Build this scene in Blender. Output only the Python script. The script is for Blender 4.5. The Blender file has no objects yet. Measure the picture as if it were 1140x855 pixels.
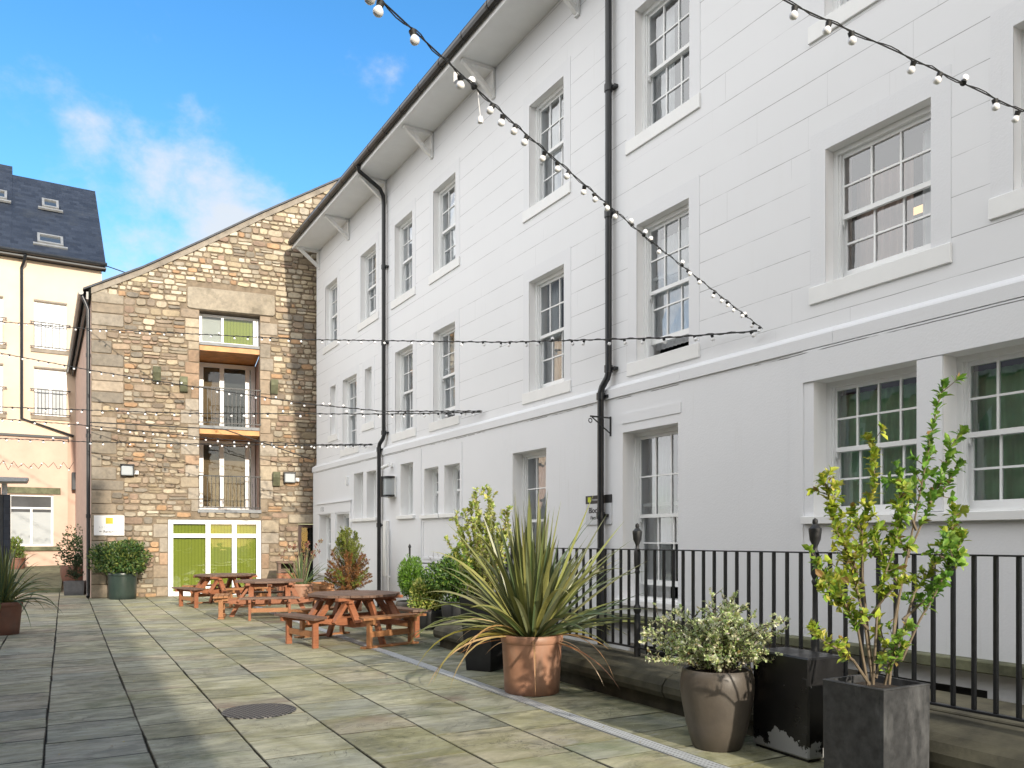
import bpy, bmesh, math, random
from mathutils import Vector, Matrix, noise as mnoise

# ------------------------------------------------------------------ camera, sky, sun, exposure
scene = bpy.context.scene
COL = scene.collection
rnd = random.Random(7)
EYE = 1.6

cam_data = bpy.data.cameras.new("camera")
cam_data.sensor_width = 36.0
cam_data.lens = 28.42
cam_data.shift_y = 0.1522
cam_data.clip_start = 0.05
cam_data.clip_end = 2000
camera = bpy.data.objects.new("camera", cam_data)
camera.location = (0, 0, EYE)
camera.rotation_euler = (math.radians(90), 0, 0)
COL.objects.link(camera)
scene.camera = camera

SUN_EL = math.radians(20.0)
SUN_AZ = math.atan2(0.483, -0.875)          # clockwise from +Y, towards +X: behind the camera on the right, along the street
sun_vec = Vector((math.sin(SUN_AZ) * math.cos(SUN_EL), math.cos(SUN_AZ) * math.cos(SUN_EL), math.sin(SUN_EL)))

scene.view_settings.view_transform = 'Standard'
scene.view_settings.look = 'None'
scene.view_settings.exposure = 1.33
scene.view_settings.gamma = 1.0

world = bpy.data.worlds.new("World")
scene.world = world
world.use_nodes = True
wn, wl = world.node_tree.nodes, world.node_tree.links
wn.clear()
w_out = wn.new('ShaderNodeOutputWorld')
w_bg = wn.new('ShaderNodeBackground')
w_bg.inputs['Strength'].default_value = 0.15
sky = wn.new('ShaderNodeTexSky')
sky.sky_type = 'NISHITA'
sky.sun_disc = False
sky.sun_elevation = SUN_EL
sky.sun_rotation = SUN_AZ
sky.air_density = 1.0
sky.dust_density = 0.6
sky.ozone_density = 1.6
w_hs = wn.new('ShaderNodeHueSaturation')
w_hs.inputs['Saturation'].default_value = 1.35
w_hs.inputs['Value'].default_value = 0.78
wl.new(sky.outputs[0], w_hs.inputs['Color'])
# clouds: noise over the sky dome, gathered low down beyond the stone gable
w_tc = wn.new('ShaderNodeTexCoord')
w_map = wn.new('ShaderNodeMapping')
w_map.inputs['Scale'].default_value = (6.0, 6.0, 8.5)
w_map.inputs['Location'].default_value = (3.14, -4.04, 4.24)
w_noise = wn.new('ShaderNodeTexNoise')
w_noise.inputs['Scale'].default_value = 1.0
w_noise.inputs['Detail'].default_value = 10.0
w_noise.inputs['Distortion'].default_value = 0.15
w_noise.inputs['Roughness'].default_value = 0.60
wl.new(w_tc.outputs['Generated'], w_map.inputs['Vector'])
wl.new(w_map.outputs[0], w_noise.inputs['Vector'])
w_bank = wn.new('ShaderNodeVectorMath'); w_bank.operation = 'DISTANCE'
w_bank.inputs[1].default_value = Vector((-0.36, 0.87, 0.29)).normalized()
wl.new(w_tc.outputs['Generated'], w_bank.inputs[0])
w_bk = wn.new('ShaderNodeMapRange')
w_bk.inputs['From Min'].default_value = 0.06; w_bk.inputs['From Max'].default_value = 0.30
w_bk.inputs['To Min'].default_value = 0.13; w_bk.inputs['To Max'].default_value = -0.18
wl.new(w_bank.outputs['Value'], w_bk.inputs['Value'])
w_add = wn.new('ShaderNodeMath'); w_add.operation = 'ADD'
wl.new(w_noise.outputs['Fac'], w_add.inputs[0]); wl.new(w_bk.outputs[0], w_add.inputs[1])
w_ramp = wn.new('ShaderNodeMapRange'); w_ramp.interpolation_type = 'SMOOTHSTEP'
w_ramp.inputs['From Min'].default_value = 0.48; w_ramp.inputs['From Max'].default_value = 0.74
w_ramp.inputs['To Max'].default_value = 0.9
wl.new(w_add.outputs[0], w_ramp.inputs['Value'])
w_mix = wn.new('ShaderNodeMixRGB')
w_mix.inputs['Color2'].default_value = (2.2, 2.3, 2.4, 1)
wl.new(w_ramp.outputs[0], w_mix.inputs['Fac'])
wl.new(w_hs.outputs[0], w_mix.inputs['Color1'])
# bright cloud banks added out of view, left and behind, to fill the shaded facade
w_b2 = wn.new('ShaderNodeVectorMath'); w_b2.operation = 'DISTANCE'
w_b2.inputs[1].default_value = Vector((-0.91, 0.0, 0.42)).normalized()
wl.new(w_tc.outputs['Generated'], w_b2.inputs[0])
w_r2 = wn.new('ShaderNodeMapRange'); w_r2.interpolation_type = 'SMOOTHSTEP'
w_r2.inputs['From Min'].default_value = 0.55; w_r2.inputs['From Max'].default_value = 0.86
w_r2.inputs['To Min'].default_value = 1.0; w_r2.inputs['To Max'].default_value = 0.0
wl.new(w_b2.outputs['Value'], w_r2.inputs['Value'])
w_n2 = wn.new('ShaderNodeMapRange'); w_n2.interpolation_type = 'SMOOTHSTEP'
w_n2.inputs['From Min'].default_value = 0.22; w_n2.inputs['From Max'].default_value = 0.50
wl.new(w_noise.outputs['Fac'], w_n2.inputs['Value'])
w_m2 = wn.new('ShaderNodeMath'); w_m2.operation = 'MULTIPLY'
w_b3 = wn.new('ShaderNodeVectorMath'); w_b3.operation = 'DISTANCE'
w_b3.inputs[1].default_value = Vector((-0.30, -0.85, 0.42)).normalized()
wl.new(w_tc.outputs['Generated'], w_b3.inputs[0])
w_r3 = wn.new('ShaderNodeMapRange'); w_r3.interpolation_type = 'SMOOTHSTEP'
w_r3.inputs['From Min'].default_value = 0.70; w_r3.inputs['From Max'].default_value = 1.10
w_r3.inputs['To Min'].default_value = 1.0; w_r3.inputs['To Max'].default_value = 0.0
wl.new(w_b3.outputs['Value'], w_r3.inputs['Value'])
w_mx = wn.new('ShaderNodeMath'); w_mx.operation = 'MAXIMUM'
wl.new(w_r2.outputs[0], w_mx.inputs[0]); wl.new(w_r3.outputs[0], w_mx.inputs[1])
wl.new(w_mx.outputs[0], w_m2.inputs[0]); wl.new(w_n2.outputs[0], w_m2.inputs[1])
w_mix2 = wn.new('ShaderNodeMixRGB')
w_mix2.inputs['Color2'].default_value = (6.0, 5.95, 5.85, 1)
wl.new(w_m2.outputs[0], w_mix2.inputs['Fac']); wl.new(w_mix.outputs[0], w_mix2.inputs['Color1'])
wl.new(w_mix2.outputs[0], w_bg.inputs['Color'])
wl.new(w_bg.outputs[0], w_out.inputs['Surface'])

sun_data = bpy.data.lights.new("sun", 'SUN')
sun_data.energy = 2.15
sun_data.angle = math.radians(0.8)
sun_data.color = (1.0, 0.90, 0.75)
sun = bpy.data.objects.new("sun", sun_data)
sun.rotation_euler = sun_vec.to_track_quat('Z', 'Y').to_euler()
sun.location = (20, -30, 30)
COL.objects.link(sun)
scene.cycles.max_bounces = 6
scene.cycles.transparent_max_bounces = 12

# ------------------------------------------------------------------ material helpers
class NT:
    def __init__(self, name):
        self.m = bpy.data.materials.new(name); self.m.use_nodes = True
        self.t = self.m.node_tree; self.n = self.t.nodes; self.l = self.t.links
        self.b = self.n['Principled BSDF']
        self.out = self.n['Material Output']
        self.tc = self.n.new('ShaderNodeTexCoord')
    def link(self, a, b): self.l.new(a, b)
    def noise(self, scale, detail=4, rough=.55, vec=None, stretch=None, dist=0):
        nd = self.n.new('ShaderNodeTexNoise')
        nd.inputs['Scale'].default_value = scale; nd.inputs['Detail'].default_value = detail
        nd.inputs['Roughness'].default_value = rough; nd.inputs['Distortion'].default_value = dist
        v = vec or self.tc.outputs['Object']
        if stretch:
            mp = self.n.new('ShaderNodeMapping'); mp.inputs['Scale'].default_value = stretch
            self.link(v, mp.inputs['Vector']); v = mp.outputs[0]
        self.link(v, nd.inputs['Vector'])
        return nd.outputs['Fac']
    def rng(self, v, a, b, c=0., d=1., smooth=False):
        r = self.n.new('ShaderNodeMapRange')
        if smooth: r.interpolation_type = 'SMOOTHSTEP'
        for k, x in zip(('From Min', 'From Max', 'To Min', 'To Max'), (a, b, c, d)): r.inputs[k].default_value = x
        self.link(v, r.inputs['Value']); return r.outputs[0]
    def math(self, op, a, b=None, clamp=False):
        r = self.n.new('ShaderNodeMath'); r.operation = op; r.use_clamp = clamp
        for i, x in enumerate((a, b)):
            if x is None: continue
            if isinstance(x, (int, float)): r.inputs[i].default_value = x
            else: self.link(x, r.inputs[i])
        return r.outputs[0]
    def mix(self, fac, a, b, mode='MIX'):
        r = self.n.new('ShaderNodeMixRGB'); r.blend_type = mode
        for k, x in (('Fac', fac), ('Color1', a), ('Color2', b)):
            if isinstance(x, (int, float)): r.inputs[k].default_value = x
            elif isinstance(x, tuple): r.inputs[k].default_value = (*x[:3], 1)
            else: self.link(x, r.inputs[k])
        return r.outputs[0]
    def attr(self, name='Col'):
        a = self.n.new('ShaderNodeAttribute'); a.attribute_name = name; return a.outputs['Color']
    def sep(self, v=None):
        s = self.n.new('ShaderNodeSeparateXYZ'); self.link(v or self.tc.outputs['Object'], s.inputs[0]); return s.outputs
    def color(self, c):
        if isinstance(c, tuple): self.b.inputs['Base Color'].default_value = (*c[:3], 1)
        else: self.link(c, self.b.inputs['Base Color'])
    def rough(self, r):
        if isinstance(r, (int, float)): self.b.inputs['Roughness'].default_value = r
        else: self.link(r, self.b.inputs['Roughness'])
    def bump(self, h, strength=.3, dist=.01):
        bm = self.n.new('ShaderNodeBump'); bm.inputs['Strength'].default_value = strength
        bm.inputs['Distance'].default_value = dist
        self.link(h, bm.inputs['Height']); self.link(bm.outputs[0], self.b.inputs['Normal'])

def plain(name, c, rough=.6, var=.12, scale=6, metal=0, bump=.1, spec=None):
    t = NT(name)
    n = t.noise(scale, 5, .6)
    t.color(t.mix(t.rng(n, .3, .7), tuple(x * (1 - var) for x in c), tuple(min(1, x * (1 + var)) for x in c)))
    t.rough(rough); t.b.inputs['Metallic'].default_value = metal
    if spec is not None: t.b.inputs['Specular IOR Level'].default_value = spec
    if bump: t.bump(t.noise(scale * 12, 3), bump, .004)
    return t.m

M = {}
def facade_mat(name, joints, tint=(.775, .787, .81)):
    t = NT(name)
    big = t.noise(.55, 5, .6)
    streak = t.noise(1.4, 4, .65, stretch=(2.2, 1, .35))
    c = t.mix(t.rng(big, .35, .7), tuple(x * .97 for x in tint), tint)
    c = t.mix(t.rng(streak, .60, .82, 0, .10), c, (.56, .55, .51))
    fine = t.noise(45, 3)
    h = fine
    if joints:
        x, y, z = t.sep()
        zz = t.math('ADD', z, t.math('MULTIPLY', t.math('SUBTRACT', t.noise(1.1, 2, .5), .5), .012))
        d = t.math('PINGPONG', zz, .18)
        line = t.rng(d, .0022, .0048, 1, 0)
        wear = t.rng(t.noise(.8, 4, .7, stretch=(1, 1, 1.6)), .40, .58, .10, 1)
        # upright joints: staggered by course, mostly painted over
        row = t.math('FLOOR', t.math('DIVIDE', zz, .36))
        off = t.math('MULTIPLY', t.math('FRACT', t.math('MULTIPLY', row, .377)), 1.9)
        dv = t.math('PINGPONG', t.math('ADD', x, off), .48)
        vline = t.math('MULTIPLY', t.rng(dv, .002, .0045, 1, 0), t.rng(t.noise(.9, 2), .54, .66, 0, .4))
        j = t.math('MAXIMUM', t.math('MULTIPLY', line, wear), vline)
        c = t.mix(t.math('MULTIPLY', j, .80), c, (.15, .15, .155))
        h = t.math('SUBTRACT', t.math('MULTIPLY', fine, .25), t.math('MULTIPLY', line, .6))
    else:
        x, y, z = t.sep()
        zz = t.math('ADD', z, t.math('MULTIPLY', t.math('SUBTRACT', t.noise(2.2, 3, .6), .5), .02))
        ln = t.math('MULTIPLY', t.rng(t.math('ABSOLUTE', t.math('SUBTRACT', zz, 3.585)), .003, .007, 1, 0), t.rng(t.noise(.7, 4, .7), .47, .52))
        c = t.mix(t.math('MULTIPLY', ln, .85), c, (.05, .05, .05))
        damp = t.math('MULTIPLY', t.rng(z, .1, .9, 1, 0, True), t.rng(t.noise(1.6, 5, .65), .35, .7, .2, 1))
        c = t.mix(t.math('MULTIPLY', damp, .35), c, (.40, .41, .36))
        old = t.rng(t.noise(1.0, 6, .7, dist=.8), .60, .66, 0, .10)
        c = t.mix(old, c, (.60, .61, .63))
    run = t.math('MULTIPLY', t.rng(t.noise(6, 4, .7, stretch=(1.6, 1, .10)), .60, .78), t.rng(t.noise(.6, 3, .6), .48, .62))
    c = t.mix(t.math('MULTIPLY', run, .22), c, (.44, .43, .39))
    # small chips and hairlines
    chip = t.rng(t.noise(7, 6, .75, dist=1.2), .715, .74, 0, .65)
    c = t.mix(chip, c, (.36, .35, .33))
    t.color(c); t.rough(.62)
    t.bump(h, .35, .006)
    return t.m
M['facade'] = facade_mat('white_ashlar_paint', True)
M['facade_low'] = facade_mat('white_smooth_paint', False, (.75, .763, .79))
M['reveal'] = plain('sunlit_tone_reveal_white', (.86, .86, .86), .5, .02, 3, bump=.05)  # whiter than the facade: sunlight on the jambs put into the colour
M['white_trim'] = plain('white_gloss_paint', (.80, .81, .81), .42, .03, 3, bump=.06)
M['white_frame'] = plain('white_window_paint', (.82, .83, .83), .35, .02, 3, bump=0)
M['black_iron'] = plain('black_iron_paint', (.014, .015, .017), .42, .35, 20, bump=.5)
M['black_pipe'] = plain('black_pipe_paint', (.016, .018, .021), .33, .25, 5, bump=.05)
def slate_mat():
    t = NT('blue_slate'); x, y, z = t.sep()
    crs = t.math('DIVIDE', z, .16); fr_ = t.math('FRACT', crs); row = t.math('FLOOR', crs)
    xx = t.math('DIVIDE', t.math('ADD', x, t.math('MULTIPLY', row, .137)), .26)
    cell = t.n.new('ShaderNodeTexWhiteNoise'); cell.noise_dimensions = '2D'
    cb = t.n.new('ShaderNodeCombineXYZ'); t.link(t.math('FLOOR', xx), cb.inputs[0]); t.link(row, cb.inputs[1]); t.link(cb.outputs[0], cell.inputs['Vector'])
    c = t.mix(cell.outputs['Value'], (.013, .018, .030), (.028, .036, .054))
    gap = t.math('MAXIMUM', t.rng(fr_, 0, .12, 1, 0), t.rng(t.math('FRACT', xx), 0, .04, 1, 0))
    c = t.mix(t.math('MULTIPLY', gap, .7), c, (.006, .008, .012))
    c = t.mix(t.rng(t.noise(.9, 5, .65), .52, .75, 0, .4), c, (.05, .055, .055))
    t.color(c); t.rough(.55); t.bump(fr_, .5, .01); return t.m
M['slate'] = slate_mat()
M['lead'] = plain('grey_lead', (.20, .21, .22), .6, .2, 6)
M['zinc'] = plain('galvanised_steel', (.42, .43, .44), .5, .12, 30, metal=.25, bump=.1)
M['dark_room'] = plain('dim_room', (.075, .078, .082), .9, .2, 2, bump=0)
M['soil'] = plain('potting_soil', (.035, .024, .016), .95, .5, 40, bump=.8)
M['cream'] = plain('cream_render', (.67, .525, .395), .85, .09, .8, bump=.25)
M['pink'] = plain('pink_render', (.56, .395, .315), .85, .10, 1.0, bump=.25)
M['side_render'] = plain('pinkish_roughcast', (.45, .33, .28), .9, .15, 4, bump=.5)
M['oak'] = plain('orange_oak', (.52, .25, .075), .5, .25, 5, bump=.1)
M['blind_brown'] = plain('brown_blind', (.30, .20, .12), .8, .1, 2, bump=0)
M['charcoal'] = plain('charcoal_panel', (.028, .032, .038), .5, .15, 2, bump=.05)
M['mahogany'] = plain('mahogany_paint', (.055, .018, .014), .4, .2, 4)
M['glass_milk'] = plain('frosted_glass', (.36, .39, .41), .25, .03, 2, bump=0)
M['bulb_white'] = plain('opal_bulb', (.85, .86, .88), .2, .02, 3, bump=0)
M['cable'] = plain('rubber_cable', (.012, .013, .014), .6, .3, 30, bump=.2)
M['lime'] = plain('lime_print', (.55, .62, .03), .5, .02, 3, bump=0)
M['gold_print'] = plain('mustard_print', (.48, .40, .02), .5, .02, 3, bump=0)
M['ink'] = plain('black_print', (.02, .02, .022), .5, .05, 3, bump=0)
M['ink_pale'] = plain('grey_print', (.42, .43, .45), .5, .02, 3, bump=0)
M['sign_white'] = plain('white_sign_board', (.82, .82, .82), .4, .02, 3, bump=0)
M['sign_grey'] = plain('silver_sign_board', (.58, .60, .63), .4, .02, 3, bump=0)
M['curtain'] = plain('net_curtain', (.80, .81, .82), .9, .06, 5, bump=0)
M['curtain_green'] = plain('green_curtain', (.36, .66, .38), .9, .12, 5, bump=0)
M['curtain_orange'] = plain('orange_curtain', (.45, .13, .05), .9, .12, 5, bump=0)
M['curtain_warm'] = plain('peach_curtain', (.62, .44, .36), .9, .1, 5, bump=0)
M['blind_white'] = plain('white_roller_blind', (.82, .83, .84), .8, .02, 3, bump=0)

def glass_mat(name, tint=(1, 1, 1), refl=1.0):
    t = NT(name)
    gl = t.n.new('ShaderNodeBsdfGlossy'); gl.inputs['Roughness'].default_value = .015
    gl.inputs['Color'].default_value = (.95 * refl, .97 * refl, refl, 1)
    tr = t.n.new('ShaderNodeBsdfTransparent'); tr.inputs['Color'].default_value = (*tint, 1)
    fr = t.n.new('ShaderNodeFresnel'); fr.inputs['IOR'].default_value = 1.55
    mx = t.n.new('ShaderNodeMixShader')
    f = t.math('ADD', t.math('MULTIPLY', fr.outputs[0], 1.5), .10, clamp=True)
    wob = t.noise(2.2, 2)
    bm = t.n.new('ShaderNodeBump'); bm.inputs['Strength'].default_value = .08; bm.inputs['Distance'].default_value = .02
    t.link(wob, bm.inputs['Height']); t.link(bm.outputs[0], gl.inputs['Normal'])
    t.link(f, mx.inputs[0]); t.link(tr.outputs[0], mx.inputs[1]); t.link(gl.outputs[0], mx.inputs[2])
    t.link(mx.outputs[0], t.out.inputs['Surface'])
    return t.m
M['glass_dull'] = glass_mat('dim_reflection_glass', (.92, .94, .92), .22)  # reflections dimmed through the gloss colour, for the stone building's panes
M['glass'] = glass_mat('window_glass', (.85, .88, .88))

def rubble_mat():
    t = NT('rubble_stone')
    a = t.attr()
    n = t.noise(9, 6, .65); f = t.noise(70, 4, .6)
    c = t.mix(t.rng(n, .25, .75), t.mix(1, a, (.70, .70, .70), 'MULTIPLY'), t.mix(1, a, (1.22, 1.2, 1.16), 'MULTIPLY'))
    lichen = t.rng(t.noise(2.1, 5, .7), .56, .70, 0, .5)
    c = t.mix(lichen, c, (.115, .10, .065))
    soot = t.rng(t.noise(.55, 5, .65, dist=.6), .46, .68, 0, .40)
    c = t.mix(soot, c, t.mix(1, c, (.42, .40, .37), 'MULTIPLY'))
    spots = t.rng(t.noise(26, 3, .6), .66, .74, 0, .5)
    c = t.mix(spots, c, (.10, .085, .06))
    # rain staining runs down below the middle opening and along the foot of the wall
    x, y, z = t.sep()
    foot = t.math('MULTIPLY', t.rng(z, 0., .9, 1, 0, True), t.rng(t.noise(3, 4), .35, .65))
    c = t.mix(t.math('MULTIPLY', foot, .45), c, (.085, .09, .05))
    t.color(c); t.rough(.9)
    t.bump(t.math('ADD', t.math('MULTIPLY', n, .6), t.math('MULTIPLY', f, .4)), .55, .012)
    return t.m
M['rubble'] = rubble_mat()
M['mortar'] = plain('lime_mortar', (.20, .158, .112), .95, .3, 7, bump=.7)
M['dressed'] = plain('dressed_sandstone', (.27, .235, .19), .85, .28, 3.5, bump=.4)
M['dressed_grey'] = plain('grey_dressed_stone', (.29, .275, .25), .85, .28, 4, bump=.4)

def paving_mat():
    t = NT('flagstone')
    a = t.attr()
    # every slab takes its own piece of the grain
    sc = t.n.new('ShaderNodeVectorMath'); sc.operation = 'SCALE'; sc.inputs['Scale'].default_value = 61.
    t.link(t.attr('Seed'), sc.inputs[0])
    ad = t.n.new('ShaderNodeVectorMath'); ad.operation = 'ADD'
    t.link(t.tc.outputs['Object'], ad.inputs[0]); t.link(sc.outputs[0], ad.inputs[1])
    own = ad.outputs[0]
    n1 = t.noise(2.6, 8, .66, own, (.5, 1.1, 1), 1.0)
    n2 = t.noise(11, 6, .65, own, (.4, 1.2, 1))
    f = t.noise(75, 4, .7)
    c = t.mix(t.rng(n1, .32, .68), t.mix(1, a, (.58, .60, .57), 'MULTIPLY'), t.mix(1, a, (1.42, 1.40, 1.28), 'MULTIPLY'))
    c = t.mix(t.rng(n2, .48, .70, 0, .55), c, t.mix(1, a, (.55, .55, .53), 'MULTIPLY'))
    x, y, z = t.sep()
    # algae: patchy, more of it towards the right of the yard
    side = t.rng(x, -1.0, 3.0, -.04, .10, True)
    alg = t.rng(t.math('ADD', t.noise(1.3, 6, .65, dist=.5), side), .50, .70, 0, .8, True)
    c = t.mix(t.math('MULTIPLY', alg, t.rng(n1, .3, .65, .9, .3)), c, (.245, .235, .095))
    grn = t.rng(t.math('ADD', t.noise(.9, 4, .6, dist=.4), t.rng(x, -.8, -2.6, 0, .12)), .57, .72, 0, .6, True)
    c = t.mix(grn, c, (.11, .15, .055))
    dark_green = t.rng(t.math('ADD', t.noise(1.1, 4, .6), t.rng(x, 3.9, 4.6, -.25, .14)), .56, .74, 0, .8, True)  # darker green patches, mostly between the drain and the kerb
    c = t.mix(dark_green, c, (.040, .060, .036))
    pink = t.rng(t.noise(.7, 3, .5, own), .62, .72, 0, .6)
    c = t.mix(pink, c, (.22, .145, .12))
    pale = t.rng(t.noise(3.4, 8, .72, own, (.35, 1.3, 1), 2.0), .56, .66, 0, .65)
    c = t.mix(pale, c, (.36, .35, .30))
    stain = t.rng(t.noise(2.0, 7, .75, own, (.5, 1.1, 1), 1.5), .56, .66, 0, .7)
    c = t.mix(stain, c, (.085, .088, .07))
    crack = t.rng(t.math('ABSOLUTE', t.math('SUBTRACT', t.noise(1.9, 6, .65, own, None, 1.2), .5)), 0, .006, .75, 0)
    crack = t.math('MULTIPLY', crack, t.rng(t.noise(1.2, 2, .5, own), .52, .58))
    c = t.mix(crack, c, (.05, .05, .045))
    blot = t.rng(t.noise(.8, 7, .72, dist=1.0), .48, .62, 0, .75)
    c = t.mix(blot, c, t.mix(1, c, (.50, .51, .47), 'MULTIPLY'))
    lich = t.rng(t.noise(22, 3, .5), .70, .74, 0, .6)
    c = t.mix(lich, c, (.44, .43, .38))
    dark = t.rng(t.noise(34, 4, .6), .64, .70, 0, .45)
    c = t.mix(dark, c, (.06, .06, .05))
    t.color(c)
    t.rough(t.rng(n2, .3, .7, .42, .85))
    h = t.math('ADD', t.math('MULTIPLY', n1, .9), t.math('ADD', t.math('MULTIPLY', n2, .5), t.math('MULTIPLY', f, .25)))
    t.bump(t.math('SUBTRACT', h, t.math('MULTIPLY', crack, .8)), .6, .014)
    return t.m
M['paving'] = paving_mat()
M['joint'] = plain('sandy_joint', (.045, .042, .032), .95, .5, 14, bump=.6)
M['kerb'] = plain('shade_darkened_mossy_stone', (.066, .062, .042), .9, .55, 3.0, bump=.6)  # mossy stone, with the shade on kerb and basement area put into the colour
M['terrace'] = plain('mossy_terrace_stone', (.12, .125, .075), .9, .5, 3.5, bump=.6)

def wood_mat(name, c1, c2, axis=(1, 9, 9)):
    t = NT(name)
    g = t.noise(5, 5, .65, stretch=axis)
    b = t.noise(2.2, 4, .6)
    c = t.mix(t.rng(g, .3, .72), c1, c2)
    c = t.mix(t.rng(b, .52, .74, 0, .6), c, tuple(x * .5 for x in c1))
    t.color(c); t.rough(.6); t.bump(g, .3, .004)
    return t.m
M['stain'] = wood_mat('red_brown_stained_timber', (.22, .078, .034), (.34, .130, .060))
M['plank'] = wood_mat('weathered_brown_plank', (.095, .056, .040), (.20, .125, .09))
M['raw_wood'] = wood_mat('orange_worn_timber', (.27, .115, .045), (.38, .18, .075))

def pot_mat(name, c1, c2, stain, rough=.7, sc=4.):
    t = NT(name)
    n = t.noise(sc, 6, .65); v = t.noise(3, 5, .6, stretch=(1.6, 1.6, .5)); f = t.noise(80, 3)
    c = t.mix(t.rng(n, .3, .7), c1, c2)
    c = t.mix(t.rng(v, .54, .76, 0, .65), c, stain)
    x, y, z = t.sep()
    c = t.mix(t.math('MULTIPLY', t.rng(z, 0, .13, .8, 0), t.rng(n, .3, .6)), c, tuple(k * .35 for k in c1))
    t.color(c); t.rough(rough); t.bump(f, .2, .004)
    return t.m
M['terracotta'] = pot_mat('terracotta', (.29, .145, .09), (.39, .21, .135), (.34, .25, .19), .5)
M['terracotta_dark'] = pot_mat('dark_terracotta', (.14, .06, .04), (.20, .09, .06), (.12, .09, .07))
M['grey_clay'] = pot_mat('grey_brown_glaze', (.062, .052, .043), (.095, .080, .066), (.12, .105, .09), .45)
M['green_glaze'] = pot_mat('dark_green_glaze', (.018, .032, .028), (.030, .048, .040), (.05, .06, .05), .3)
M['slate_pot'] = pot_mat('black_scuffed_fibreclay', (.014, .015, .017), (.050, .052, .055), (.19, .195, .20), .6, 14)
M['black_pot'] = pot_mat('matt_black_planter', (.012, .013, .015), (.022, .023, .025), (.035, .035, .036), .55, 5)
M['grey_pot'] = pot_mat('grey_stone_planter', (.11, .115, .125), (.19, .195, .21), (.08, .085, .08), .7)

def cabinet_mat():
    t = NT('flaking_black_paint')
    x, y, z = t.sep()
    n = t.noise(5, 6, .65)
    edge = t.math('ADD', n, t.rng(z, 0, .26, .26, -.10))
    c = t.mix(t.rng(edge, .60, .612), (.012, .012, .013), (.36, .37, .38))
    c = t.mix(t.rng(t.noise(16, 4, .6), .70, .71), c, (.40, .40, .40))
    t.color(c); t.rough(t.rng(n, .3, .7, .22, .5)); t.bump(t.noise(30, 3), .12, .004)
    return t.m
M['cabinet'] = cabinet_mat()

def lime_blind_mat():
    t = NT('lime_vertical_blind')
    x, y, z = t.sep()
    d = t.math('PINGPONG', x, .0445)
    c = t.mix(t.rng(d, .0, .012), (.27, .33, .04), (.47, .54, .075))
    t.color(c); t.rough(.7); return t.m
M['lime_blind'] = lime_blind_mat()

def drain_mat():
    t = NT('slotted_drain_grate')
    x, y, z = t.sep()
    a = t.math('PINGPONG', y, .018); b = t.math('PINGPONG', x, .022)
    hole = t.math('MULTIPLY', t.rng(a, .006, .009, 1, 0), t.rng(b, .008, .011, 1, 0))
    t.color(t.mix(hole, t.mix(t.noise(8, 4), (.38, .40, .41), (.55, .57, .58)), (.16, .165, .17)))
    t.rough(.6); t.b.inputs['Metallic'].default_value = .1
    return t.m
M['drain'] = drain_mat()
def cover_mat():
    t = NT('cast_iron_cover')
    x, y, z = t.sep()
    a = t.math('PINGPONG', t.math('ADD', x, y), .030); b = t.math('PINGPONG', t.math('SUBTRACT', x, y), .030)
    k = t.math('MULTIPLY', t.rng(a, .008, .014), t.rng(b, .008, .014))
    t.color(t.mix(k, (.02, .02, .021), (.20, .19, .18))); t.rough(.5); t.b.inputs['Metallic'].default_value = .3
    t.bump(k, .6, .006)
    return t.m
M['iron_cover'] = cover_mat()

def leaf_mat(name, tl=.35, rough=.45):
    t = NT(name)
    a = t.attr()
    t.color(a); t.rough(rough)
    tr = t.n.new('ShaderNodeBsdfTranslucent'); t.link(a, tr.inputs['Color'])
    mx = t.n.new('ShaderNodeMixShader'); mx.inputs[0].default_value = tl
    t.link(t.b.outputs[0], mx.inputs[1]); t.link(tr.outputs[0], mx.inputs[2])
    t.link(mx.outputs[0], t.out.inputs['Surface'])
    return t.m
M['leaf'] = leaf_mat('leaf')
M['blade'] = leaf_mat('sword_leaf', .2, .4)
M['bark'] = plain('thin_bark', (.16, .125, .085), .85, .3, 20, bump=.4)
M['bark_dark'] = plain('dark_bark', (.07, .055, .04), .85, .3, 20, bump=.4)
em = NT('warm_ceiling_lamp'); em.b.inputs['Emission Color'].default_value = (1, .62, .28, 1); em.b.inputs['Emission Strength'].default_value = .55
M['lamp_glow'] = em.m

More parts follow.
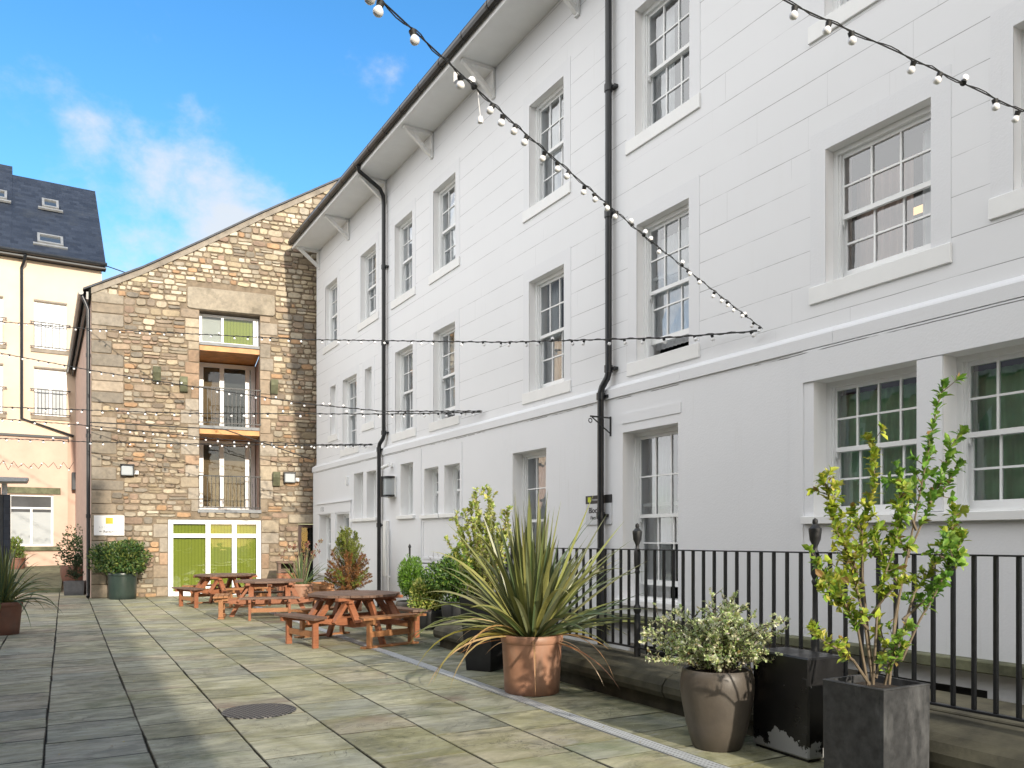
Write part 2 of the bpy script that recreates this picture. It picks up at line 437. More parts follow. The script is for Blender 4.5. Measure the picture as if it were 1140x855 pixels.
# ------------------------------------------------------------------ mesh helpers
class MB:
    """collects vertices and faces for one mesh object"""
    def __init__(self): self.v = []; self.f = []; self.c = []; self.mi = []; self.use_c = False; self.cur = 0
    def add(self, vs, fs, col=None):
        o = len(self.v); self.v += [tuple(p) for p in vs]
        for f in fs:
            self.f.append(tuple(i + o for i in f)); self.c.append(col or (1, 1, 1)); self.mi.append(self.cur)
        if col: self.use_c = True
    def box(self, x0, x1, y0, y1, z0, z1, bev=0., col=None, mat=None):
        if bev and min(x1 - x0, y1 - y0, z1 - z0) > bev * 2.2:
            b = bev; vs = []
            for sx, X in ((-1, x0), (1, x1)):
                for sy, Y in ((-1, y0), (1, y1)):
                    for sz, Z in ((-1, z0), (1, z1)):
                        vs += [(X, Y - sy * b, Z - sz * b), (X - sx * b, Y, Z - sz * b), (X - sx * b, Y - sy * b, Z)]
            def I(a, b_, c, k): return (a * 4 + b_ * 2 + c) * 3 + k
            fs = []
            for a in (0, 1):
                q = [I(a, 0, 0, 0), I(a, 1, 0, 0), I(a, 1, 1, 0), I(a, 0, 1, 0)]; fs.append(q if a else q[::-1])
                q = [I(0, a, 0, 1), I(0, a, 1, 1), I(1, a, 1, 1), I(1, a, 0, 1)]; fs.append(q if a else q[::-1])
                q = [I(0, 0, a, 2), I(1, 0, a, 2), I(1, 1, a, 2), I(0, 1, a, 2)]; fs.append(q if a else q[::-1])
            for a in (0, 1):
                for c in (0, 1):
                    fs.append([I(a, c, 0, 0), I(a, c, 1, 0), I(a, c, 1, 1), I(a, c, 0, 1)])
                    fs.append([I(a, 0, c, 0), I(a, 1, c, 0), I(a, 1, c, 2), I(a, 0, c, 2)])
                    fs.append([I(0, a, c, 1), I(1, a, c, 1), I(1, a, c, 2), I(0, a, c, 2)])
                    for d in (0, 1): fs.append([I(a, c, d, 0), I(a, c, d, 1), I(a, c, d, 2)])
        else:
            vs = [(x, y, z) for x in (x0, x1) for y in (y0, y1) for z in (z0, z1)]
            fs = [(0, 1, 3, 2), (4, 6, 7, 5), (0, 4, 5, 1), (2, 3, 7, 6), (0, 2, 6, 4), (1, 5, 7, 3)]
        if mat is not None: vs = [mat @ Vector(p) for p in vs]
        self.add(vs, fs, col)
    def bar(self, p0, p1, w, h, up=(0, 0, 1), bev=0.):
        p0, p1 = Vector(p0), Vector(p1); d = p1 - p0; L = d.length; d.normalize()
        u = Vector(up)
        if abs(d.dot(u)) > .97: u = Vector((0, 1, 0))
        s = d.cross(u).normalized(); u = s.cross(d)
        m = Matrix((d, s, u)).transposed().to_4x4(); m.translation = p0
        self.box(0, L, -w / 2, w / 2, -h / 2, h / 2, bev, mat=m)
    def tube(self, pts, r, n=8, cap=True, col=None):
        pts = [Vector(p) for p in pts]; rs = r if isinstance(r, (list, tuple)) else [r] * len(pts)
        vs = []; fs = []; prev = None
        for i, p in enumerate(pts):
            d = (pts[min(i + 1, len(pts) - 1)] - pts[max(i - 1, 0)]).normalized()
            if prev is None:
                a = Vector((0, 0, 1)) if abs(d.z) < .9 else Vector((1, 0, 0))
                s = d.cross(a).normalized()
            else:
                s = (prev - d * prev.dot(d)).normalized()
            prev = s; u = s.cross(d)
            for k in range(n):
                a = 2 * math.pi * k / n
                vs.append(p + (s * math.cos(a) + u * math.sin(a)) * rs[i])
        for i in range(len(pts) - 1):
            for k in range(n):
                fs.append((i * n + k, i * n + (k + 1) % n, (i + 1) * n + (k + 1) % n, (i + 1) * n + k))
        if cap: fs.append(tuple(range(n))[::-1]); fs.append(tuple((len(pts) - 1) * n + k for k in range(n)))
        self.add(vs, fs, col)
    def lathe(self, prof, c=(0, 0, 0), n=32):
        vs = []; fs = []
        for r, z in prof:
            for k in range(n):
                a = 2 * math.pi * k / n; vs.append((c[0] + r * math.cos(a), c[1] + r * math.sin(a), c[2] + z))
        for i in range(len(prof) - 1):
            for k in range(n): fs.append((i * n + k, i * n + (k + 1) % n, (i + 1) * n + (k + 1) % n, (i + 1) * n + k))
        if prof[0][0] > 1e-4: fs.append(tuple(range(n))[::-1])
        if prof[-1][0] > 1e-4: fs.append(tuple((len(prof) - 1) * n + k for k in range(n)))
        self.add(vs, fs)
    def prism(self, poly, axis_vec, col=None):
        """extrude a planar polygon (list of 3D points) along axis_vec"""
        n = len(poly); a = Vector(axis_vec)
        vs = [Vector(p) for p in poly] + [Vector(p) + a for p in poly]
        fs = [tuple(range(n))[::-1], tuple(range(n, 2 * n))] + [(i, (i + 1) % n, n + (i + 1) % n, n + i) for i in range(n)]
        self.add(vs, fs, col)
    def quad(self, a, b, c, d, col=None): self.add([a, b, c, d], [(0, 1, 2, 3)], col)
    def build(self, name, mat, parent=None, smooth=False, fix=True):
        me = bpy.data.meshes.new(name)
        me.from_pydata(self.v, [], self.f)
        for m in (mat if isinstance(mat, (list, tuple)) else [mat]): me.materials.append(m)
        if any(self.mi): me.polygons.foreach_set('material_index', self.mi)
        if self.use_c:
            at = me.attributes.new('Col', 'FLOAT_COLOR', 'FACE')
            at.data.foreach_set('color', [x for c in self.c for x in (*c[:3], 1.0)])
        if fix:
            bm = bmesh.new(); bm.from_mesh(me); bmesh.ops.recalc_face_normals(bm, faces=bm.faces); bm.to_mesh(me); bm.free()
        if smooth:
            me.polygons.foreach_set('use_smooth', [True] * len(me.polygons))
            if hasattr(me, 'set_sharp_from_angle'): me.set_sharp_from_angle(angle=math.radians(40))
        me.update()
        ob = bpy.data.objects.new(name, me); COL.objects.link(ob)
        if parent: ob.parent = parent
        return ob

def tag(o, label=None, cat=None, group=None, kind=None):
    if label: o['label'] = label
    if cat: o['category'] = cat
    if group: o['group'] = group
    if kind: o['kind'] = kind
    return o
def empty(name, mw, label, cat, group=None):
    o = bpy.data.objects.new(name, None); COL.objects.link(o)
    o.empty_display_size = .3
    if isinstance(mw, Matrix): o.matrix_world = mw
    else:
        o.location = mw[:3]
        if len(mw) > 3: o.rotation_euler = (0, 0, mw[3])
    return tag(o, label, cat, group)
def copy_tree(o, parent=None):
    c = o.copy(); COL.objects.link(c)
    if parent: c.parent = parent
    for ch in o.children: copy_tree(ch, c)
    return c
def frame(origin, xdir):
    x = Vector((xdir[0], xdir[1], 0)).normalized(); z = Vector((0, 0, 1)); y = z.cross(x)
    m = Matrix((x, y, z)).transposed().to_4x4(); m.translation = Vector((origin[0], origin[1], 0)); return m
def text_mesh(body, size, name, mat, parent, loc, rot=None, align='LEFT', depth=.0015, bold=0., mat4=None):
    cu = bpy.data.curves.new(name, 'FONT'); cu.body = body; cu.size = size; cu.align_x = align; cu.extrude = depth; cu.offset = bold
    to = bpy.data.objects.new(name + '_curve', cu); COL.objects.link(to)
    dg = bpy.context.evaluated_depsgraph_get(); dg.update()
    me = bpy.data.meshes.new_from_object(to.evaluated_get(dg))
    COL.objects.unlink(to); bpy.data.objects.remove(to)
    # stand the text up in the local xz plane, facing -y
    me.transform(Matrix.Translation(Vector(loc)) @ Matrix.Rotation(math.radians(90), 4, 'X'))
    me.materials.clear(); me.materials.append(mat); me.name = name
    ob = bpy.data.objects.new(name, me); COL.objects.link(ob); ob.parent = parent
    return ob

def wall_cells(mb, x0, x1, z0, z1, holes, y, depth, cuts=()):
    """front sheet of a wall with rectangular holes and their reveals"""
    xs = sorted({x0, x1, *[h[0] for h in holes], *[h[1] for h in holes]})
    zs = sorted({z0, z1, *[h[2] for h in holes], *[h[3] for h in holes]})
    for i in range(len(xs) - 1):
        for j in range(len(zs) - 1):
            cx, cz = (xs[i] + xs[i + 1]) / 2, (zs[j] + zs[j + 1]) / 2
            if any(h[0] < cx < h[1] and h[2] < cz < h[3] for h in holes): continue
            mb.quad((xs[i], y, zs[j]), (xs[i + 1], y, zs[j]), (xs[i + 1], y, zs[j + 1]), (xs[i], y, zs[j + 1]))
    mb.cur = 1
    for h in holes:
        a, b, c, d = h[:4]
        mb.quad((a, y, c), (a, y, d), (a, y + depth, d), (a, y + depth, c))
        mb.quad((b, y, d), (b, y, c), (b, y + depth, c), (b, y + depth, d))
        mb.quad((a, y, d), (b, y, d), (b, y + depth, d), (a, y + depth, d))
        mb.quad((b, y, c), (a, y, c), (a, y + depth, c), (b, y + depth, c))
    mb.cur = 0

# ------------------------------------------------------------------ frames of reference
U_F = Vector((0.503, -0.864, 0)).normalized()            # along the white facade, towards the camera
FAC = frame((-5.98, 24.35), U_F)
STN = frame((-9.73, 22.86), (0.927, 0.374))              # along the stone gable, to the right
CRM = frame((-16.75, 33.0), (0.854, 0.521))              # along the cream building
PAV = frame((0, 0), (0.875, 0.484))                      # x across the yard to the right, y up the yard

# ------------------------------------------------------------------ ground, paving
def pv(e, d, z=0): return PAV @ Vector((e, d, z))
g = MB()
EDGE = 4.92                                              # the kerb below the railing
pts_out = [pv(-160, -160, -.03), pv(EDGE, -160, -.03), pv(EDGE, 11.2, -.03), pv(9.5, 11.2, -.03), pv(160, 11.2, -.03), pv(160, 200, -.03), pv(-160, 200, -.03)]
g.add(pts_out, [tuple(range(len(pts_out)))])
tag(g.build('ground', M['joint']), kind='structure')

pm = MB()
e0, wcol = -.137, .70
tints = [(.225, .225, .195), (.20, .205, .185), (.25, .245, .205), (.185, .19, .175), (.26, .25, .20), (.22, .215, .165), (.23, .212, .18), (.205, .205, .19)]
seeds = []
def slab(e_a, e_b, d_a, d_b):
    gp = .006
    h = rnd.uniform(-.0015, .0015); c = rnd.choice(tints); k = rnd.uniform(1.38, 1.66); c = (c[0] * k, c[1] * k, c[2] * k * .92)
    j = lambda: rnd.uniform(-.006, .006)
    gq = .0055
    A = [(e_a + gp + j(), d_a + gq + j()), (e_b - gp + j(), d_a + gq + j()), (e_b - gp + j(), d_b - gq + j()), (e_a + gp + j(), d_b - gq + j())]
    cxm, cym = sum(p[0] for p in A) / 4, sum(p[1] for p in A) / 4
    tl = [rnd.uniform(-.0012, .0012) for _ in A]
    lo = [(x, y, -.025) for x, y in A]
    m1 = [(x, y, h - .004 + t) for (x, y), t in zip(A, tl)]
    ins = [(x + (.006 if x < cxm else -.006), y + (.006 if y < cym else -.006), h + t) for (x, y), t in zip(A, tl)]
    fs = [(8, 9, 10, 11)] + [(i, (i + 1) % 4, 4 + (i + 1) % 4, 4 + i) for i in range(4)] + [(4 + i, 4 + (i + 1) % 4, 8 + (i + 1) % 4, 8 + i) for i in range(4)]
    pm.add(lo + m1 + ins, fs, c)
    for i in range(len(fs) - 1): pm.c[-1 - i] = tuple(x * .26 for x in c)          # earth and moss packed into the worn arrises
    sd_ = (rnd.random(), rnd.random(), rnd.random()); seeds.extend([sd_] * len(fs))
DR0, DR1 = 3.94, 4.08
cols = []
k = -18
while e0 + wcol * k < DR0 - .2:
    a, b = e0 + wcol * k, min(e0 + wcol * (k + 1), DR0 - .005)
    if DR0 - b < .25: b = DR0 - .005
    cols.append((a, b)); k += 1
cols.append((DR1 + .005, EDGE))
for a, b in cols:
    d = -4.0 + rnd.uniform(0, .5)
    dmax = 33
    while d < dmax:
        L = rnd.choice([.45, .55, .62, .75, .9]) * rnd.uniform(.92, 1.08)
        slab(a, b, d, d + L); d += L
for i in range(8):                                       # the yard beyond the end of the railing
    a = EDGE + i * wcol
    d = 11.3
    while d < 27:
        L = rnd.uniform(.45, .95); slab(a, a + wcol, d, d + L); d += L
pav = pm.build('paving', M['paving'], fix=False)
sa = pav.data.attributes.new('Seed', 'FLOAT_COLOR', 'FACE')
sa.data.foreach_set('color', [x for c in seeds for x in (*c, 1.0)])
pav.matrix_world = PAV
tag(pav, kind='structure')

# ------------------------------------------------------------------ white building
white = empty('white_building', FAC, 'long white painted building with rows of sash windows and deep bracketed eaves', 'building')
YL = -.05                                                 # ground floor stands slightly proud
UP = [  # s0, s1, z0, z1, cols, gap, curtain, surround
    (1.19, 2.27, 7.16, 8.88, 3, 0, 'curtain'), (4.17, 5.27, 7.16, 8.88, 3, .16, 'curtain'), (6.49, 7.51, 7.16, 8.88, 3, 0, 'curtain'),
    (8.62, 9.67, 7.16, 8.88, 3, 0, 'curtain'), (12.47, 13.50, 7.16, 8.88, 3, 0, 'curtain'), (15.27, 16.35, 7.16, 8.90, 3, 0, 'curtain'),
    (18.39, 19.55, 7.06, 8.75, 3, 0, 'curtain'), (20.29, 21.45, 7.16, 8.88, 3, 0, 'curtain'), (23.4, 24.45, 7.16, 8.88, 3, 0, 'curtain'), (26.4, 27.45, 7.16, 8.88, 3, 0, 'curtain'),
    (1.67, 2.13, 4.56, 5.93, 1, 0, 'curtain'), (2.75, 3.86, 4.05, 5.93, 3, 0, 'curtain'), (4.50, 4.97, 4.54, 5.91, 1, 0, 'curtain'),
    (6.52, 7.54, 4.06, 5.93, 3, 0, 'curtain'), (8.63, 9.65, 4.06, 5.93, 3, .17, 'curtain'), (12.46, 13.51, 4.08, 5.93, 3, .03, 'curtain'),
    (15.30, 16.34, 4.06, 5.93, 3, .20, 'curtain'), (18.40, 19.56, 4.28, 5.68, 3, .03, 'curtain_warm'), (20.29, 21.45, 4.54, 5.93, 3, 0, 'curtain'),
    (23.4, 24.45, 4.06, 5.93, 3, 0, 'curtain'), (26.4, 27.45, 4.06, 5.93, 3, 0, 'curtain')]
LOW = [
    (0.82, 1.85, 0.66, 2.32, 2, 0, 'curtain'), (2.35, 3.43, 0.66, 2.30, 2, 0, 'curtain'), (3.79, 4.49, 2.15, 3.32, 1, 0, 'curtain'), (4.74, 5.42, 2.15, 3.30, 1, 0, 'curtain'),
    (6.95, 7.66, 2.15, 3.31, 1, 0, 'curtain'), (8.26, 8.97, 2.13, 3.11, 2, 0, 'curtain'), (9.25, 9.95, 2.13, 3.10, 2, 0, 'curtain'),
    (11.99, 13.07, 0.78, 3.09, 3, 0, 'curtain'), (15.05, 16.19, 0.78, 3.10, 3, .16, 'room'), (18.29, 19.46, 1.85, 3.27, 4, 0, 'curtain_green'), (19.71, 20.88, 1.85, 3.27, 4, 0, 'curtain_green'),
    (23.4, 24.5, 1.85, 3.27, 4, 0, 'curtain')]
BASE = [(15.2, 16.1, -1.2, .18), (18.6, 20.1, -1.2, .30), (12.2, 13.0, -1.2, .2)]   # basement windows in the area
S0, S1 = .32, 50.0
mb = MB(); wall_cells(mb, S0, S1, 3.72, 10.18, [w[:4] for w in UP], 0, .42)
mb.quad((S0, 0, 3.72), (S0, 8.5, 3.72), (S0, 8.5, 10.18), (S0, 0, 10.18))
mb.add([(S0, 0, 10.18), (S0, 8.5, 10.18), (S0, 4.25, 13.2)], [(0, 1, 2)])
mb.quad((S1, 0, -1.9), (S1, 8.5, -1.9), (S1, 8.5, 10.18), (S1, 0, 10.18))
mb.add([(S1, 0, 10.18), (S1, 8.5, 10.18), (S1, 4.25, 13.2)], [(0, 1, 2)])
mb.quad((S0, 8.5, 0), (S1, 8.5, 0), (S1, 8.5, 10.18), (S0, 8.5, 10.18))
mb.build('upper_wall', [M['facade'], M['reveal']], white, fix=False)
mb = MB(); SL = .13
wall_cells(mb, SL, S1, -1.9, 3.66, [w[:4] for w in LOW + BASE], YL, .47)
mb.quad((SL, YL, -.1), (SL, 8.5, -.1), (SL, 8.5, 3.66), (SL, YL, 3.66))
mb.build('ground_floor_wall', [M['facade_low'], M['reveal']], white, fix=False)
# string course: square band with a weathered slope on top
def strip(mb, s0, s1, prof):
    n = len(prof)
    vs = [(s0, y, z) for y, z in prof] + [(s1, y, z) for y, z in prof]
    mb.add(vs, [(i, (i + 1) % n, n + (i + 1) % n, n + i) for i in range(n)] + [tuple(range(n)), tuple(range(n, 2 * n))[::-1]])
mb = MB(); s = SL - .03
while s < S1:
    e = min(s + rnd.uniform(2.2, 3.4), S1)
    strip(mb, s + .002, e - .002, [(.02, 3.615), (-.075, 3.615), (-.077, 3.74), (-.062, 3.765), (.02, 3.825)]); s = e
mb.build('string_course', M['facade_low'], white)
# pilaster strips and lintel panels on the ground floor
def piece(name, mat, parent, *bx, bev=0.):
    q = MB(); q.box(*bx, bev); return q.build(name, M[mat], parent)
for x0, x1, z0, z1 in ((17.98, 18.16, -1.5, 3.60), (9.98, 10.06, .2, 3.5), (8.06, 8.12, .2, 3.55)): piece('pilaster_strip', 'facade_low', white, x0, x1, YL - .012, YL + .02, z0, z1)
piece('lintel_panel', 'facade_low', white, 18.165, 22.0, YL - .022, YL + .02, 3.272, 3.605)
piece('window_mullion', 'facade_low', white, 19.462, 19.708, YL - .02, YL + .02, 1.86, 3.262)
piece('lintel_panel', 'facade_low', white, 15.05, 16.25, YL - .012, YL + .02, 3.22, 3.36)
for a, b in ((.60, .80), (1.90, 2.30), (3.46, 3.60)): piece('door_jamb', 'facade_low', white, a, b, YL - .02, YL + .02, 0, 2.34)
piece('date_lintel', 'facade_low', white, .60, 3.60, YL - .026, YL + .02, 2.345, 2.62)
piece('drip_mould', 'facade_low', white, .56, 3.64, YL - .06, YL + .02, 2.625, 2.66)
piece('panel_rail', 'facade_low', white, 8.2, 10.0, YL - .014, YL + .02, 1.19, 1.24)
for a, b in ((8.2, 8.24), (9.96, 10.0)): piece('panel_stile', 'facade_low', white, a, b, YL - .014, YL + .02, 1.245, 1.98)
text_mesh('1732', .17, 'date_stone_lettering', M['lead'], white, (.95, YL - .027, 2.42))

def sash_window(w, y, low):
    s0, s1, z0, z1, cols, gap, cur = w
    rv = .20 if low else .12
    yf = y + rv                                          # face of the box frame
    win = None
    # architrave and sill belong to the wall face
    if not low:
        m = MB(); p = -.006; A = .19
        m.box(s0 - A, s0 - .0, p, .01, z0, z1); m.box(s1 + .0, s1 + A, p, .01, z0, z1)
        m.box(s0 - A, s1 + A, p, .01, z1 + .0005, z1 + .21)
        win = m.build('window', M['facade_low'], white)
        m = MB(); m.box(s0 - A - .008, s1 + A + .008, -.026, .12, z0 - .185, z0 - .002, .006)
        m.build('sill', M['white_trim'], win)
    else:
        m = MB(); B = .05
        m.box(s0 - .12, s1 + .12, y - .065, y + .2, z0 - .085, z0 - .002, .006)
        win = m.build('window', M['white_trim'], white)
    # box frame
    m = MB(); B = .055
    m.box(s0, s0 + B, yf, yf + .14, z0, z1); m.box(s1 - B, s1, yf, yf + .14, z0, z1)
    m.box(s0 + B, s1 - B, yf, yf + .14, z1 - B, z1); m.box(s0 + B, s1 - B, yf, yf + .14, z0, z0 + .03)
    m.box(s0 + B, s0 + B + .022, yf + .02, yf + .045, z0 + .03, z1 - B); m.box(s1 - B - .022, s1 - B, yf + .02, yf + .045, z0 + .03, z1 - B)
    m.build('frame', M['white_frame'], win)
    a, b = s0 + B, s1 - B; zb, zt = z0 + .032, z1 - B; zm = (zb + zt) / 2
    def sash(za, zc, yy, horn, rail_b, rail_t):
        m = MB(); R = .042
        m.box(a, a + R, yy, yy + .04, za, zc); m.box(b - R, b, yy, yy + .04, za, zc)
        m.box(a + R, b - R, yy, yy + .04, za, za + rail_b); m.box(a + R, b - R, yy, yy + .04, zc - rail_t, zc)
        gw = .020
        for i in range(1, cols):
            x = a + R + (b - a - 2 * R) * i / cols
            m.box(x - gw / 2, x + gw / 2, yy + .003, yy + .035, za + rail_b, zc - rail_t)
        zz = (za + rail_b + zc - rail_t) / 2
        xs_ = [a + R] + [a + R + (b - a - 2 * R) * i / cols for i in range(1, cols)] + [b - R]
        for i in range(cols):
            m.box(xs_[i] + (gw / 2 if i else 0), xs_[i + 1] - (gw / 2 if i < cols - 1 else 0), yy + .003, yy + .035, zz - gw / 2, zz + gw / 2)
        if horn:
            for x in (a + R / 2, b - R / 2):
                m.prism([(x - .016, yy + .004, za), (x - .016, yy + .004, za - .05), (x - .016, yy + .03, za - .075), (x - .016, yy + .036, za)], (.032, 0, 0))
        sh = m.build('sash', M['white_frame'], win)
        m = MB(); zs_ = [za + rail_b - .002, zz, zc - rail_t + .002]
        for i in range(cols):
            for k in (0, 1):
                jy = lambda: yy + .02 + rnd.uniform(-.0022, .0022)
                m.quad((xs_[i], jy(), zs_[k]), (xs_[i + 1], jy(), zs_[k]), (xs_[i + 1], jy(), zs_[k + 1]), (xs_[i], jy(), zs_[k + 1]))
        m.build('pane', M['glass'], win, fix=False)
    if s1 - s0 < .6 or (low and cols == 1):
        sash(zb, zt, yf + .05, False, .05, .045)
    else:
        sash(zm - .022, zt, yf + .045, True, .048, .04)
        sash(zb + gap, zm + .022 + gap, yf + .092, False, .075, .045)
    # the room behind: a dim box with curtains
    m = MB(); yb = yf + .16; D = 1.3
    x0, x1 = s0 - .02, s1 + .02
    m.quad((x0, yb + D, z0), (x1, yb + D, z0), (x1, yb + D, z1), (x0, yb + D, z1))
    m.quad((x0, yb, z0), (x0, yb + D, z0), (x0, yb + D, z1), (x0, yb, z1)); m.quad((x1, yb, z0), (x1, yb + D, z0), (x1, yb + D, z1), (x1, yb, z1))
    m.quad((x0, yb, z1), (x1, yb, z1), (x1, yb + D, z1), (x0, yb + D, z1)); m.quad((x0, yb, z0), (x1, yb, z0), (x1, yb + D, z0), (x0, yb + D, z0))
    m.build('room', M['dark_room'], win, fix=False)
    def drape(xa, xb, za, zc, yy, mat, amp=.02, wl=.085):
        m = MB(); n = max(6, int((xb - xa) / .012)); vs = []
        ph = rnd.uniform(0, 6)
        for i in range(n + 1):
            x = xa + (xb - xa) * i / n
            yo = amp * math.sin(2 * math.pi * x / wl + ph + .8 * math.sin(x * 9 + ph))
            vs += [(x, yy + yo, za), (x, yy + yo * .8, zc)]
        m.add(vs, [(2 * i, 2 * i + 2, 2 * i + 3, 2 * i + 1) for i in range(n)])
        m.build('curtain', M[mat], win, smooth=True, fix=False)
    W_ = s1 - s0; yc = yb + .08
    if cur == 'room':
        drape(s0 + .02, s0 + W_ * .45, z0, z1, yc, 'curtain', .015); drape(s0 + W_ * .5, s0 + W_ * .70, z0, z1, yc + .35, 'curtain_green')
        drape(s0 + W_ * .72, s1, z0, z1, yc + .3, 'curtain_orange')
    elif cur == 'curtain_green':
        drape(s0, s1, z0, z1 - .12, yc - .02, 'curtain_green', .012)
    elif cur == 'curtain_warm':
        drape(s0 + W_ * .05, s0 + W_ * .62, z0, z1 - .25, yc + .06, 'curtain_warm'); drape(s0 + W_ * .72, s1, z0, z1 - .1, yc, 'curtain')
        m = MB(); m.box(s0 + .1, s1 - .1, yc + .5, yc + .6, z0 + .78, z0 + .82); m.build('ceiling_lamp', M['lamp_glow'], win)
    else:
        r = rnd.random()
        if r < .4:
            drape(s0, s0 + W_ * rnd.uniform(.3, .46), z0 + gap * .9, z1, yc, 'curtain'); drape(s1 - W_ * rnd.uniform(.3, .46), s1, z0 + gap * .9, z1, yc, 'curtain')
        else:
            drape(s0, s1, z0 + gap * .9, z1 - rnd.uniform(0, .25), yc, 'curtain', .012)
    return win
for w in UP: sash_window(w, 0, False)
for w in LOW: sash_window(w, YL, True)
for a, b, c, d in BASE:
    m = MB(); m.box(a, b, YL + .3, YL + .34, c, d); m.build('basement_window', M['dark_room'], white)
m = MB()
for a, b in ((11.0, 15.0), (15.002, 18.0), (18.002, 21.0), (21.002, S1)): m.box(a, b - .004, YL - .16, YL + .01, .47, .57, .01)
m.build('plinth_ledge', M['terrace'], white)
# eaves
EO = .72
m = MB(); m.box(.40, S1 + .2, -EO, -.001, 10.125, 10.15); m.build('soffit', M['white_trim'], white)
m = MB(); m.box(.40, S1 + .2, -EO - .03, -EO - .001, 10.10, 10.285, .004); m.build('fascia', M['white_trim'], white)
m = MB()
strip(m, .40, S1 + .2, [(-EO - .035, 10.30), (-EO - .15, 10.30), (-EO - .15, 10.25), (-EO - .13, 10.20), (-EO - .09, 10.18), (-EO - .05, 10.20), (-EO - .035, 10.24)])
s = .55
while s < S1:
    strip(m, s, s + .05, [(-EO - .032, 10.31), (-EO - .158, 10.31), (-EO - .158, 10.24), (-EO - .13, 10.19), (-EO - .09, 10.172), (-EO - .05, 10.19), (-EO - .032, 10.24)]); s += .92
m.build('gutter', M['black_pipe'], white)
m = MB()
m.prism([(.36, -EO - .1, 10.31), (.36, 4.25, 13.35), (.36, 4.25, 13.42), (.36, -EO - .12, 10.36)], (S1, 0, 0))
m.prism([(.36, 9.3, 10.31), (.36, 4.25, 13.35), (.36, 4.25, 13.42), (.36, 9.32, 10.36)], (S1, 0, 0))
m.build('roof', M['slate'], white)
s = .60
while s < S1:
    m = MB()
    m.box(s - .055, s + .055, -.05, -.001, 9.58, 10.12, .006)
    m.bar((s, -.03, 9.64), (s, -EO + .12, 10.09), .075, .085, up=(0, 0, 1)); m.box(s - .05, s + .05, -EO + .06, -.052, 10.06, 10.122)
    m.build('eaves_bracket', M['white_trim'], white); s += 2.66
# rainwater pipes
def downpipe(su, sl, z_kink):
    m = MB(); r = .048; y = -.085
    pts = []
    if su < 10: pts += [(su + .25, -EO - .09, 10.19), (su + .22, -EO - .05, 10.08), (su + .05, -.2, 9.86), (su, -.10, 9.74)]
    else: pts += [(su, -EO - .09, 10.19), (su, -EO - .05, 10.08), (su, -.2, 9.80), (su, -.10, 9.66)]
    pts += [(su, y, 9.5), (su, y, z_kink + .15), (su - .02, y - .01, z_kink + .08), (sl + .03, y - .045, z_kink - .04), (sl, y - .05, z_kink - .12), (sl, y - .05, -.1 if su < 10 else -1.7)]
    m.tube(pts, r, 12)
    for z in (8.0, 6.2, z_kink + .16): m.tube([(su, y, z), (su, y, z + .10)], r + .013, 12); m.box(su + .01, su + .12, y + .02, -.001, z + .03, z + .07)
    for z in (z_kink - .22, 1.9, .3): m.tube([(sl, y - .05, z), (sl, y - .05, z + .10)], r + .013, 12); m.box(sl + .01, sl + .11, y - .01, YL - .001, z + .03, z + .07)
    m.build('downpipe', M['black_pipe'], white, smooth=True)
downpipe(6.00, 5.82, 3.92)
downpipe(14.77, 14.65, 3.83)
m = MB(); m.box(6.10, 6.26, YL - .10, YL - .001, .75, 2.05, .01); m.tube([(6.32, YL - .05, .05), (6.32, YL - .05, 1.85)], .02, 8); m.box(6.2, 6.34, YL - .06, YL - .001, .72, .76)
m.build('service_duct', M['white_trim'], white)
m = MB(); m.box(3.27, 3.36, YL - .07, YL - .001, 3.05, 3.27, .006); m.build('alarm_box', M['white_trim'], white)

# ------------------------------------------------------------------ stone building
stone = empty('stone_building', STN, 'rubble stone gabled warehouse with a stack of balcony openings and lime green shopfront', 'building')
GAB = [(-1.93, 8.48), (-.65, 9.16), (.95, 10.15), (2.52, 11.16), (4.73, 12.5), (5.6, 13.0), (9.5, 10.6)]
def gable_z(t):
    for (a, za), (b, zb) in zip(GAB, GAB[1:]):
        if a <= t <= b: return za + (zb - za) * (t - a) / (b - a)
    return GAB[0][1]
def gable_t(z):
    """left end of the wall at height z"""
    for (a, za), (b, zb) in zip(GAB[:5], GAB[1:6]):
        if za <= z <= zb: return a + (b - a) * (z - za) / (zb - za)
    return GAB[0][0] if z < GAB[0][1] else 5.6
SH = [(.83, 2.49, 7.30, 8.19), (.83, 2.49, 4.92, 7.06), (.83, 2.49, 2.48, 4.66), (0., 2.53, 0., 2.19), (3.59, 4.6, 0., 2.08)]
SHW = [(.83, 2.49, 2.48, 8.19), (0., 2.53, -.05, 2.19), (3.59, 4.6, -.05, 2.08)]
TR = 5.9
m = MB()
wall_cells(m, -1.93, TR, -.05, 8.48, SHW, 0, .30)
vs = [(-1.93, 0, 8.48)] + [(t, 0, z) for t, z in GAB[1:6]] + [(TR, 0, gable_z(TR)), (TR, 0, 8.48)]
m.add(vs, [tuple(range(len(vs)))])
m.build('gable_wall', [M['mortar'], M['mortar']], stone, fix=False)
